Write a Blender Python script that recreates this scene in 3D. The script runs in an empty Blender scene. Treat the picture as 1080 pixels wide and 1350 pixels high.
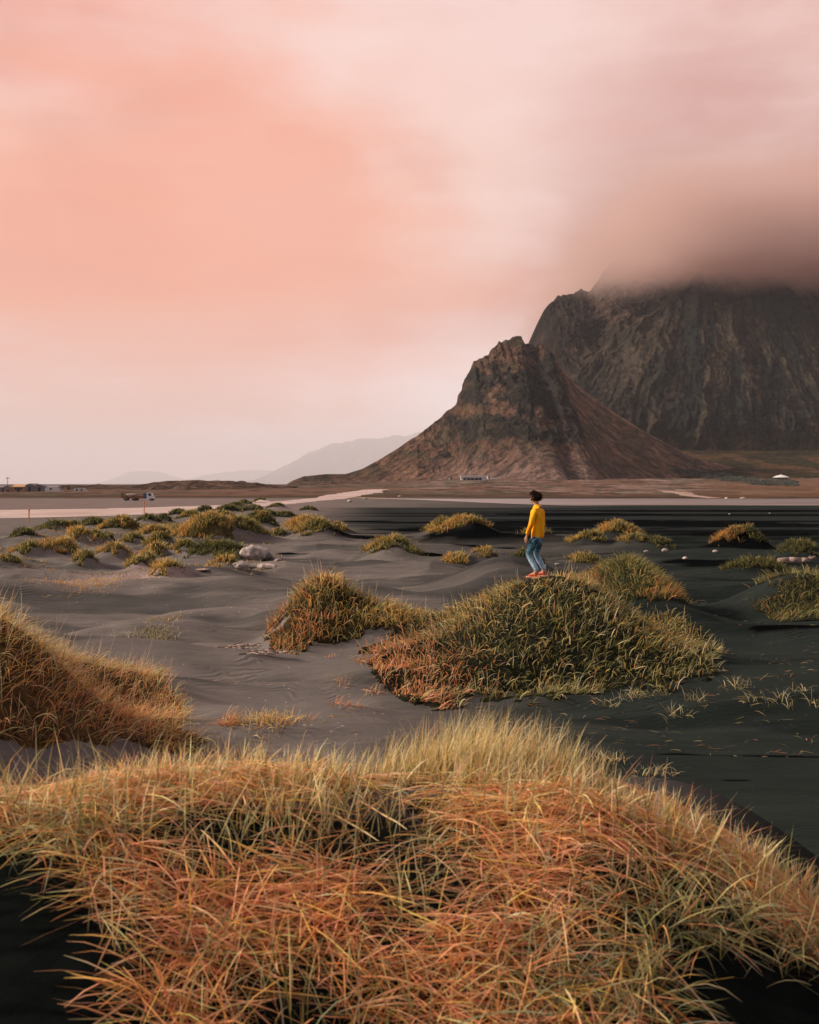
import bpy, math, random
import numpy as np
from mathutils import Vector

C = bpy.context.scene
COL = C.collection
R = math.radians
rng = np.random.default_rng(7)
random.seed(7)

# ------------------------------------------------------------------ camera
F = 1575.0            # focal length in photo pixels (35 mm on a 24 mm wide frame)
EYE = 3.3             # eye height above the flat
HOR = 638.0           # horizon row
cam_d = bpy.data.cameras.new('camera')
cam = bpy.data.objects.new('camera', cam_d)
COL.objects.link(cam)
cam_d.sensor_fit = 'HORIZONTAL'
cam_d.sensor_width = 24.0
cam_d.lens = 24.0 * F / 1080.0
cam_d.clip_start = 0.1
cam_d.clip_end = 120000.0
cam.location = (0, 0, EYE)
cam.rotation_euler = (R(90), 0, 0)
cam_d.shift_y = -(675 - HOR) / 1080.0
cam_d.dof.use_dof = True
cam_d.dof.focus_distance = 22.0
cam_d.dof.aperture_fstop = 4.0
C.camera = cam

C.view_settings.view_transform = 'Standard'
C.view_settings.look = 'None'
C.view_settings.exposure = 0.33
C.view_settings.gamma = 1.0
C.cycles.volume_bounces = 6
C.cycles.max_bounces = 8
C.cycles.volume_step_rate = 1.0
C.cycles.volume_max_steps = 128
C.cycles.use_denoising = True

SUN_EL, SUN_AZ = R(28), R(-86)        # azimuth measured from +Y towards +X


# ------------------------------------------------------------------ node helpers
def srgb(r, g, b):
    f = lambda c: (c / 255 / 12.92) if c / 255 <= 0.04045 else ((c / 255 + 0.055) / 1.055) ** 2.4
    return (f(r), f(g), f(b), 1.0)


class NT:
    def __init__(s, tree):
        s.t = tree
        s.n = tree.nodes
        s.l = tree.links
        s.n.clear()

    def new(s, kind, **kw):
        n = s.n.new(kind)
        for k, v in kw.items():
            setattr(n, k, v)
        return n

    def put(s, sock, v):
        if hasattr(v, 'is_output') or isinstance(v, bpy.types.NodeSocket):
            s.l.new(v, sock)
        else:
            sock.default_value = v

    def math(s, op, a, b=0.0, c=0.0, clamp=False):
        n = s.new('ShaderNodeMath', operation=op, use_clamp=clamp)
        for i, v in enumerate((a, b, c)):
            s.put(n.inputs[i], v)
        return n.outputs[0]

    def mix(s, fac, a, b, blend='MIX'):
        n = s.new('ShaderNodeMix', data_type='RGBA', blend_type=blend)
        s.put(n.inputs[0], fac)
        s.put(n.inputs[6], a)
        s.put(n.inputs[7], b)
        return n.outputs[2]

    def ramp(s, fac, stops, interp='EASE'):
        n = s.new('ShaderNodeValToRGB')
        cr = n.color_ramp
        cr.interpolation = interp
        while len(cr.elements) > 1:
            cr.elements.remove(cr.elements[-1])
        cr.elements[0].position = stops[0][0]
        cr.elements[0].color = stops[0][1]
        for p, c in stops[1:]:
            e = cr.elements.new(p)
            e.color = c
        s.put(n.inputs[0], fac)
        return n.outputs[0]

    def noise(s, vec, scale, detail=4, rough=0.55, dist=0.0):
        n = s.new('ShaderNodeTexNoise')
        s.put(n.inputs['Vector'], vec)
        n.inputs['Scale'].default_value = scale
        n.inputs['Detail'].default_value = detail
        n.inputs['Roughness'].default_value = rough
        n.inputs['Distortion'].default_value = dist
        return n.outputs[0]

    def smooth(s, v, a, b):
        n = s.new('ShaderNodeMapRange', interpolation_type='SMOOTHSTEP')
        s.put(n.inputs[0], v)
        n.inputs[1].default_value = a
        n.inputs[2].default_value = b
        return n.outputs[0]

    def scalevec(s, vec, sc):
        n = s.new('ShaderNodeVectorMath', operation='MULTIPLY')
        s.put(n.inputs[0], vec)
        n.inputs[1].default_value = sc
        return n.outputs[0]


# ------------------------------------------------------------------ sky
W = bpy.data.worlds.new('World')
C.world = W
W.use_nodes = True
n = NT(W.node_tree)
tc = n.new('ShaderNodeTexCoord').outputs['Generated']
sep = n.new('ShaderNodeSeparateXYZ')
n.l.new(tc, sep.inputs[0])
dx, dy, dz = sep.outputs
# warp the elevation with broad soft noise so that the cloud bands billow
wv = n.scalevec(tc, (1.0, 1.0, 2.6))
w1 = n.noise(wv, 2.6, 3, 0.5)
w2 = n.noise(n.scalevec(tc, (1.0, 1.0, 3.5)), 6.0, 4, 0.55)
el = n.math('ADD', dz, n.math('MULTIPLY', n.math('SUBTRACT', w1, 0.5), 0.10))
el = n.math('ADD', el, n.math('MULTIPLY', n.math('SUBTRACT', w2, 0.5), 0.035))
ramp_l = n.ramp(el, [
    (0.000, (1.30, 1.20, 1.28, 1)),
    (0.030, (1.22, 1.07, 1.13, 1)),
    (0.085, (1.00, 0.77, 0.75, 1)),
    (0.115, srgb(240, 196, 186)),
    (0.160, srgb(245, 160, 126)),
    (0.215, srgb(244, 178, 152)),
    (0.265, srgb(245, 198, 182)),
    (0.310, srgb(240, 186, 174)),
    (0.370, srgb(238, 192, 186)),
    (0.450, srgb(236, 196, 190)),
    (1.000, srgb(206, 186, 186)),
])
ramp_r = n.ramp(el, [
    (0.000, (1.15, 0.98, 0.97, 1)),
    (0.060, (1.02, 0.80, 0.76, 1)),
    (0.115, srgb(214, 170, 162)),
    (0.170, srgb(184, 134, 126)),
    (0.230, srgb(190, 138, 130)),
    (0.300, srgb(208, 154, 144)),
    (0.370, srgb(220, 168, 158)),
    (0.450, srgb(228, 186, 180)),
    (1.000, srgb(206, 186, 186)),
])
rm = n.smooth(dx, -0.04, 0.24)
col = n.mix(rm, ramp_l, ramp_r)
# brighter patch high in the middle and soft light billows
pd = n.new('ShaderNodeVectorMath', operation='DOT_PRODUCT')
n.l.new(tc, pd.inputs[0])
pd.inputs[1].default_value = Vector((-0.01, 0.93, 0.37)).normalized()
patch = n.smooth(pd.outputs['Value'], 0.968, 1.0)
col = n.mix(n.math('MULTIPLY', patch, 0.55), col, srgb(246, 216, 208))
pd2 = n.new('ShaderNodeVectorMath', operation='DOT_PRODUCT')
n.l.new(tc, pd2.inputs[0])
pd2.inputs[1].default_value = Vector((-0.02, 0.94, 0.245)).normalized()
col = n.mix(n.math('MULTIPLY', n.smooth(pd2.outputs['Value'], 0.988, 1.0), 0.45), col, srgb(247, 200, 184))
b1 = n.noise(n.scalevec(tc, (1.0, 1.0, 1.9)), 5.0, 6, 0.50, 0.2)
b2 = n.noise(n.scalevec(tc, (0.8, 1.0, 4.5)), 9.0, 7, 0.60, 0.5)
bb = n.math('ADD', n.math('MULTIPLY', b1, 0.78), n.math('MULTIPLY', b2, 0.22))
col = n.mix(n.math('MULTIPLY', n.smooth(bb, 0.48, 0.66), 0.42), col, srgb(252, 224, 216))
col = n.mix(n.math('MULTIPLY', n.smooth(bb, 0.52, 0.36), 0.48), col, srgb(214, 142, 126))
pd3 = n.new('ShaderNodeVectorMath', operation='DOT_PRODUCT')
n.l.new(tc, pd3.inputs[0])
pd3.inputs[1].default_value = Vector((-0.19, 0.96, 0.165)).normalized()
col = n.mix(n.math('MULTIPLY', n.smooth(n.math('ADD', pd3.outputs['Value'], n.math('MULTIPLY', n.math('SUBTRACT', w2, 0.5), 0.05)), 0.962, 0.999), 0.70), col, srgb(247, 152, 114))
up = n.math('MULTIPLY', n.smooth(dz, 0.42, 0.85), 0.8)  # unseen overhead sky darkened to shape the light
col = n.mix(up, col, srgb(138, 132, 138))
back = n.math('SUBTRACT', 1.0, n.smooth(dy, -0.35, 0.45))  # unseen sky behind the camera, darkened so light comes from the front
col = n.mix(n.math('MULTIPLY', back, 0.85), col, srgb(122, 124, 130))
nish = n.new('ShaderNodeTexSky', sky_type='NISHITA')
nish.sun_disc = False
nish.sun_elevation = SUN_EL
nish.sun_rotation = SUN_AZ
bg1 = n.new('ShaderNodeBackground')
n.l.new(nish.outputs[0], bg1.inputs[0])
bg1.inputs[1].default_value = 0.1
bg2 = n.new('ShaderNodeBackground')
n.l.new(col, bg2.inputs[0])
bg2.inputs[1].default_value = 0.88
ms = n.new('ShaderNodeMixShader')
ms.inputs[0].default_value = 0.97
n.l.new(bg1.outputs[0], ms.inputs[1])
n.l.new(bg2.outputs[0], ms.inputs[2])
out = n.new('ShaderNodeOutputWorld')
n.l.new(ms.outputs[0], out.inputs[0])

# ------------------------------------------------------------------ sun behind thin cloud
sd = bpy.data.lights.new('sun', 'SUN')
sd.energy = 5.0
sd.angle = R(10)
sd.color = (1.0, 0.86, 0.70)
sun = bpy.data.objects.new('sun', sd)
COL.objects.link(sun)
to_sun = Vector((math.sin(SUN_AZ) * math.cos(SUN_EL), math.cos(SUN_AZ) * math.cos(SUN_EL), math.sin(SUN_EL)))
sun.rotation_euler = to_sun.to_track_quat('Z', 'Y').to_euler()
sun.location = to_sun * 50


# ------------------------------------------------------------------ numeric noise
def _h(ix, iy, iz, seed):
    n_ = (ix.astype(np.int64) * 374761393 + iy.astype(np.int64) * 668265263 + iz.astype(np.int64) * 1274126177 + seed * 974634777) & 0xffffffff
    n_ = ((n_ ^ (n_ >> 13)) * 1274126177) & 0xffffffff
    n_ = ((n_ ^ (n_ >> 16)) * 2246822519) & 0xffffffff
    return ((n_ ^ (n_ >> 15)) & 0xffffff) / float(0xffffff)


def vn(x, y, seed=0, z=None):
    x = np.asarray(x, float)
    y = np.asarray(y, float)
    ix = np.floor(x)
    iy = np.floor(y)
    fx = x - ix
    fy = y - iy
    fx = fx * fx * fx * (fx * (fx * 6 - 15) + 10)
    fy = fy * fy * fy * (fy * (fy * 6 - 15) + 10)
    o = np.zeros_like(ix)
    a = _h(ix, iy, o, seed)
    b = _h(ix + 1, iy, o, seed)
    c = _h(ix, iy + 1, o, seed)
    d = _h(ix + 1, iy + 1, o, seed)
    return (a + (b - a) * fx) * (1 - fy) + (c + (d - c) * fx) * fy


def fbm(x, y, oct=4, seed=0, g=0.5, l=2.03):
    s = 0
    a = 1
    t = 0
    for i in range(oct):
        s = s + a * (vn(x, y, seed + i * 17) * 2 - 1)
        t += a
        a *= g
        x = x * l + 13.7
        y = y * l - 7.1
    return s / t


def ridged(x, y, oct=5, seed=0, g=0.5):
    s = 0
    a = 1
    t = 0
    for i in range(oct):
        s = s + a * (1 - np.abs(vn(x, y, seed + i * 31) * 2 - 1)) ** 2
        t += a
        a *= g
        x = x * 2.07 + 5.3
        y = y * 2.07 + 9.2
    return s / t


def sst(v, a, b):
    t = np.clip((v - a) / (b - a), 0, 1)
    return t * t * (3 - 2 * t)


# ------------------------------------------------------------------ object helpers
def tag(o, label=None, cat=None, group=None, kind=None):
    if label:
        o['label'] = label
    if cat:
        o['category'] = cat
    if group:
        o['group'] = group
    if kind:
        o['kind'] = kind
    return o


def link(name, me, mat=None, parent=None):
    o = bpy.data.objects.new(name, me)
    COL.objects.link(o)
    if mat:
        me.materials.append(mat)
    if parent:
        o.parent = parent
    return o


def empty(name, loc, rz=0.0):
    o = bpy.data.objects.new(name, None)
    COL.objects.link(o)
    o.location = loc
    o.rotation_euler = (0, 0, rz)
    o.empty_display_size = 0.2
    return o


def npmesh(name, V, Q, col=None, smooth=True):
    me = bpy.data.meshes.new(name)
    V = np.ascontiguousarray(V, dtype=np.float32)
    Q = np.ascontiguousarray(Q, dtype=np.int32)
    k = Q.shape[1]
    me.vertices.add(len(V))
    me.vertices.foreach_set('co', V.ravel())
    me.loops.add(Q.size)
    me.loops.foreach_set('vertex_index', Q.ravel())
    me.polygons.add(len(Q))
    me.polygons.foreach_set('loop_start', np.arange(0, Q.size, k, dtype=np.int32))
    me.polygons.foreach_set('loop_total', np.full(len(Q), k, dtype=np.int32))
    me.polygons.foreach_set('use_smooth', np.full(len(Q), smooth, dtype=bool))
    me.update(calc_edges=True)
    if col is not None:
        at = me.color_attributes.new('tint', 'FLOAT_COLOR', 'POINT')
        c4 = np.ones((len(V), 4), np.float32)
        c4[:, :3] = col
        at.data.foreach_set('color', c4.ravel())
    return me


def gridmesh(name, X, Y, Z, col=None):
    r, c = X.shape
    V = np.stack([X.ravel(), Y.ravel(), Z.ravel()], 1)
    i = np.arange(r * c).reshape(r, c)
    Q = np.stack([i[:-1, :-1].ravel(), i[:-1, 1:].ravel(), i[1:, 1:].ravel(), i[1:, :-1].ravel()], 1)
    return npmesh(name, V, Q, None if col is None else col.reshape(-1, 3))


# ------------------------------------------------------------------ materials
def mat(name, color=None, rough=0.8, build=None, spec=0.3, metal=0.0):
    m = bpy.data.materials.new(name)
    m.use_nodes = True
    k = NT(m.node_tree)
    p = k.new('ShaderNodeBsdfPrincipled')
    p.inputs['Roughness'].default_value = rough
    p.inputs['Specular IOR Level'].default_value = spec
    p.inputs['Metallic'].default_value = metal
    o = k.new('ShaderNodeOutputMaterial')
    k.l.new(p.outputs[0], o.inputs[0])
    if color is not None:
        tcn = k.new('ShaderNodeTexCoord').outputs['Object']
        nz = k.noise(tcn, 6.0, 5, 0.6)
        cc = k.mix(k.math('MULTIPLY', nz, 0.5), color, tuple(v * 0.55 for v in color[:3]) + (1,))
        k.l.new(cc, p.inputs['Base Color'])
    if build:
        build(k, p, o)
    return m


def attr_col(k, name='tint'):
    a = k.new('ShaderNodeAttribute')
    a.attribute_name = name
    return a.outputs['Color']


def bump(k, p, h, strength, dist):
    b = k.new('ShaderNodeBump')
    b.inputs['Strength'].default_value = strength
    b.inputs['Distance'].default_value = dist
    k.l.new(h, b.inputs['Height'])
    k.l.new(b.outputs[0], p.inputs['Normal'])


def m_sand(k, p, o):
    a = attr_col(k)
    g = k.new('ShaderNodeNewGeometry').outputs['Position']
    n1 = k.noise(k.scalevec(g, (0.6, 2.2, 1.0)), 1.3, 6, 0.62)
    n2 = k.noise(g, 60.0, 3, 0.6)
    n3 = k.noise(k.scalevec(g, (0.35, 1.6, 1.0)), 0.5, 5, 0.6)
    c = k.mix(k.smooth(n1, 0.35, 0.7), a, k.mix(1.0, a, (0.80, 0.80, 0.80, 1), 'MULTIPLY'))
    c = k.mix(k.smooth(n3, 0.42, 0.72), c, k.mix(1.0, c, (1.22, 1.2, 1.18, 1), 'MULTIPLY'))
    c = k.mix(k.math('MULTIPLY', n2, 0.5), c, k.mix(1.0, c, (0.55, 0.55, 0.55, 1), 'MULTIPLY'))
    k.l.new(c, p.inputs['Base Color'])
    wv = k.new('ShaderNodeTexWave', wave_type='BANDS', bands_direction='Y')
    wn = k.new('ShaderNodeVectorMath', operation='ADD')
    k.l.new(g, wn.inputs[0])
    nd = k.new('ShaderNodeTexNoise')
    nd.inputs['Scale'].default_value = 0.9
    nd.inputs['Detail'].default_value = 3
    k.l.new(g, nd.inputs['Vector'])
    ndv = k.scalevec(nd.outputs['Color'], (0.9, 0.9, 0.0))
    k.l.new(ndv, wn.inputs[1])
    k.l.new(wn.outputs[0], wv.inputs['Vector'])
    wv.inputs['Scale'].default_value = 3.0
    wv.inputs['Distortion'].default_value = 1.5
    wv.inputs['Detail'].default_value = 2
    msk = k.smooth(k.noise(g, 0.5, 2), 0.45, 0.65)
    h = k.math('ADD', k.math('MULTIPLY', k.math('MULTIPLY', wv.outputs['Fac'], msk), 0.017), k.math('MULTIPLY', n2, 0.004))
    h = k.math('ADD', h, k.math('MULTIPLY', n1, 0.055))
    wv2 = k.new('ShaderNodeTexWave', wave_type='BANDS', bands_direction='Y')
    k.l.new(wn.outputs[0], wv2.inputs['Vector'])
    wv2.inputs['Scale'].default_value = 1.1
    wv2.inputs['Distortion'].default_value = 3.0
    wv2.inputs['Detail'].default_value = 3
    h = k.math('ADD', h, k.math('MULTIPLY', k.math('MULTIPLY', wv2.outputs['Fac'], k.smooth(n3, 0.4, 0.6)), 0.012))
    vo = k.new('ShaderNodeTexVoronoi')
    k.l.new(g, vo.inputs['Vector'])
    vo.inputs['Scale'].default_value = 5.0
    speck = k.math('MULTIPLY', k.math('LESS_THAN', vo.outputs['Distance'], 0.11), k.smooth(n3, 0.40, 0.58))
    c = k.mix(k.math('MULTIPLY', speck, 0.7), c, k.mix(1.0, c, (2.6, 2.4, 2.3, 1), 'MULTIPLY'))
    k.l.new(c, p.inputs['Base Color'])
    bump(k, p, h, 0.8, 1.0)


def m_rock(k, p, o):
    a = attr_col(k)
    g = k.new('ShaderNodeNewGeometry').outputs['Position']
    n1 = k.noise(k.scalevec(g, (1, 1, 0.6)), 0.09, 8, 0.72)
    n2 = k.noise(g, 0.5, 6, 0.7)
    c = k.mix(k.smooth(n1, 0.38, 0.62), k.mix(1.0, a, (0.50, 0.53, 0.55, 1), 'MULTIPLY'), a)
    c = k.mix(k.smooth(n2, 0.50, 0.66), c, k.mix(1.0, c, (1.75, 1.65, 1.55, 1), 'MULTIPLY'))
    c = k.mix(k.smooth(k.noise(g, 0.22, 4, 0.7), 0.55, 0.40), c, k.mix(1.0, c, (0.55, 0.57, 0.6, 1), 'MULTIPLY'))
    k.l.new(c, p.inputs['Base Color'])
    v1 = k.new('ShaderNodeTexVoronoi', feature='F1')
    k.l.new(k.scalevec(g, (1, 1, 0.7)), v1.inputs['Vector'])
    v1.inputs['Scale'].default_value = 0.16
    v2 = k.new('ShaderNodeTexVoronoi', feature='F1')
    k.l.new(g, v2.inputs['Vector'])
    v2.inputs['Scale'].default_value = 0.42
    crack = k.math('MULTIPLY', k.smooth(v1.outputs['Distance'], 0.35, 0.95), k.smooth(n1, 0.62, 0.40))
    c = k.mix(k.math('MULTIPLY', crack, 0.75), c, k.mix(1.0, c, (0.35, 0.36, 0.38, 1), 'MULTIPLY'))
    c = k.mix(k.math('MULTIPLY', k.smooth(v2.outputs['Distance'], 0.25, 0.05), 0.55), c, k.mix(1.0, c, (1.9, 1.8, 1.7, 1), 'MULTIPLY'))
    k.l.new(c, p.inputs['Base Color'])
    h = k.math('ADD', k.math('MULTIPLY', n1, 5.0), k.math('MULTIPLY', n2, 1.6))
    h = k.math('SUBTRACT', h, k.math('MULTIPLY', v1.outputs['Distance'], 2.2))
    h = k.math('SUBTRACT', h, k.math('MULTIPLY', v2.outputs['Distance'], 0.7))
    bump(k, p, h, 0.8, 1.0)


def m_grass(k, p, o):
    a = attr_col(k)
    a = k.mix(1.0, a, (1.16, 1.12, 1.02, 1), 'MULTIPLY')
    k.l.new(a, p.inputs['Base Color'])
    tr = k.new('ShaderNodeBsdfTranslucent')
    k.l.new(a, tr.inputs[0])
    mx = k.new('ShaderNodeMixShader')
    mx.inputs[0].default_value = 0.38
    k.l.new(p.outputs[0], mx.inputs[1])
    k.l.new(tr.outputs[0], mx.inputs[2])
    k.l.new(mx.outputs[0], o.inputs[0])


def m_turf(k, p, o):
    a = attr_col(k)
    g = k.new('ShaderNodeNewGeometry').outputs['Position']
    n1 = k.noise(g, 9.0, 6, 0.75)
    c = k.mix(k.smooth(n1, 0.4, 0.62), k.mix(1.0, a, (0.4, 0.4, 0.4, 1), 'MULTIPLY'), a)
    k.l.new(c, p.inputs['Base Color'])
    bump(k, p, n1, 1.0, 0.08)


M_SAND = mat('black_sand', rough=1.0, build=m_sand, spec=0.0)
M_ROCK = mat('mountain_rock', rough=1.0, build=m_rock, spec=0.0)
M_GRASS = mat('grass_blade', rough=0.6, build=m_grass, spec=0.25)
M_TURF = mat('thatch', rough=0.95, build=m_turf, spec=0.1)


# ------------------------------------------------------------------ the lie of the land
def ground_y(py):
    return EYE * F / (py - HOR)


HUM = []       # every hummock: cx, cy, height, sx, sy, power


def hummock(px, top, base, hw, sy=None, front=1.0, add=True, deep=1.0):
    """A mound whose foot stands where row `base` meets the flat, with its crest at row `top`."""
    yb = ground_y(base)
    sx = hw / F * yb / 1.2
    sy = sy or max(sx * 0.9, 0.5) * deep
    yc = yb + sy * 1.3 * front
    z = EYE - (top - HOR) / F * yc
    x = (px - 540) / F * yc
    if add:
        HUM.append((x, yc, z, sx, sy))
    return (x, yc, z, sx, sy)


# dunes that are sand only or carry larger grass
SAND = [
    # cx, cy, h, sx, sy, angle
    (2.72, 23.2, 1.61, 1.42, 2.0, 0.0),       # the dune under the person
    (1.15, 21.3, 0.42, 1.2, 1.3, 0.0),
    (4.6, 21.6, 0.16, 1.2, 1.3, 0.0),
    (6.6, 19.8, 0.22, 2.0, 1.3, -0.35),
    (-1.95, 24.6, 1.06, 0.62, 1.0, 0.0),      # left neighbour
    (-0.9, 24.4, 0.62, 0.75, 0.8, 0.0),
    (0.05, 23.8, 0.46, 0.95, 0.8, 0.0),
    (3.0, 33.5, 0.95, 1.5, 1.7, 0.0),         # bare ridge behind the person
    (5.45, 30.0, 1.50, 0.95, 1.4, 0.0),       # grassy head right of the person
    (6.0, 27.4, 0.50, 1.1, 1.2, 0.0),
    (10.1, 30.6, 0.98, 1.35, 1.2, 0.0),       # right edge
    (-5.4, 25.6, 0.45, 1.3, 0.7, 0.05),
    (-8.5, 24.5, 0.5, 2.2, 0.8, 0.1),
    (-2.0, 15.6, 0.22, 1.7, 0.45, 0.10),
    (-0.6, 31.0, 0.30, 3.4, 0.7, -0.05),
    (-6.5, 33.0, 0.45, 3.0, 1.0, 0.10),
    (-12.0, 33.0, 0.55, 3.0, 1.4, 0.0),
    (-4.3, 21.3, 0.40, 2.6, 0.55, -0.10),
    (-1.6, 19.4, 0.26, 2.2, 0.45, 0.12),
    (-3.6, 28.6, 0.36, 2.2, 0.5, 0.16),
    (9.5, 36.0, 0.30, 4.0, 0.9, 0.0),
    (8.2, 25.0, 0.36, 3.0, 0.7, -0.22),
    (5.6, 17.2, 0.30, 2.4, 0.6, -0.20),
    (9.8, 20.5, 0.34, 2.2, 0.6, 0.12),
    (-5.1, 13.6, 1.72, 1.14, 1.40, 0.0),      # big grass dune at the left
    (-7.6, 17.5, 1.5, 1.5, 1.6, 0.0),
    (1.5, 7.6, 1.42, 1.25, 0.85, -0.15),        # back shoulder of the foreground dune
]


def H(x, y, fine=True):
    x = np.asarray(x, float)
    y = np.asarray(y, float)
    z = np.zeros(np.broadcast(x, y).shape)
    win = sst(y, 9, 18) * (1 - sst(y, 60, 95))
    left = 1 - sst(x / np.maximum(y, 1), 0.05, 0.30)
    if fine:
        z = z + win * (0.46 * fbm(x / 4.6 + 0.25 * y / 4, y / 2.3, 3, 3) + 0.03) * (0.6 + 0.4 * left)
        z = z + win * left * 0.18 * fbm(x / 9, y / 6, 2, 11)
        z = z + sst(y, 26, 34) * (1 - sst(y, 60, 85)) * left * 0.40 * (ridged(x / 7.5, y / 6.5, 3, 13) - 0.4)
    for (cx, cy, h, sx, sy, an) in SAND:
        ca, sa = math.cos(an), math.sin(an)
        u = ((x - cx) * ca + (y - cy) * sa) / sx
        v = (-(x - cx) * sa + (y - cy) * ca) / sy
        z = z + h * np.exp(-(u * u + v * v) * 0.5 * (1 + 0.12 * (u * u + v * v)))
    for (cx, cy, h, sx, sy) in HUM:
        near = (np.abs(x - cx) < 5 * sx) & (np.abs(y - cy) < 5 * sy)
        if near.any():
            u = (x - cx) / sx
            v = (y - cy) / sy
            z = z + np.where(near, h * np.exp(-(u * u + v * v) * 0.5), 0)
    # the foreground dune (crest about 5 m out), falling to either side
    crest = 5.25 + 0.12 * x + 0.35 * fbm(x / 2.2, x * 0 + 3.3, 2, 21)
    ch = 1.88 - 0.46 * np.clip(x - 0.7, 0, 2.0) ** 1.7 - 0.02 * np.clip(-x, 0, None) ** 2 + 0.07 * sst(-x, 0.2, 1.4) + 0.09 * fbm(x / 0.9, x * 0, 2, 5)
    ch = ch + 0.05 * np.exp(-((x - 0.35) / 0.6) ** 2)
    d = y - crest
    back = np.exp(-(np.clip(d, 0, None) / 2.2) ** 2)
    fr = 1 - sst(-d, 0.15, 3.2)
    low = 1.05 + 0.45 * sst(-d, 2.5, 6.0)
    front = low + (ch - low) * fr
    fg = np.where(d > 0, ch * back, front)
    if fine:
        fg = fg + 0.05 * fbm(x / 0.6, y / 0.6, 3, 40) * np.exp(-((d) / 2.5) ** 2)
    z = np.where(y < 14, np.maximum(z, fg) + 0.12 * np.exp(-np.abs(z - fg) * 6), z)
    # far land behind the flats
    land = sst(y, 262, 330) * 0.5 + sst(y, 320, 900) * 3.2
    leftland = (1 - sst(x / np.maximum(y, 1), -0.12, 0.0))
    land = land * (1 - 0.62 * leftland) + 3.2 * sst(y, 420, 800) * sst(x / np.maximum(y, 1), -0.02, 0.05)
    z = z + land + sst(y, 280, 500) * (1 - sst(y, 3000, 5000)) * 0.7 * fbm(x / 60, y / 60, 4, 77)
    z = z + sst(x / np.maximum(y, 1), -0.06, 0.0) * sst(y, 278, 330) * (1 - sst(y, 900, 1200)) * 1.0 * (ridged(x / 22, y / 30, 4, 78) - 0.35)
    z = z * (1 - sst(y, 5000, 9000)) - 0.5 * sst(y, 6000, 9000)
    return z


def HP(px, py, y=None):
    """World point on the ground seen at photo pixel (px, py)."""
    y = y or ground_y(py)
    x = (px - 540) / F * y
    return (x, y, float(H(x, y)))

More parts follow.
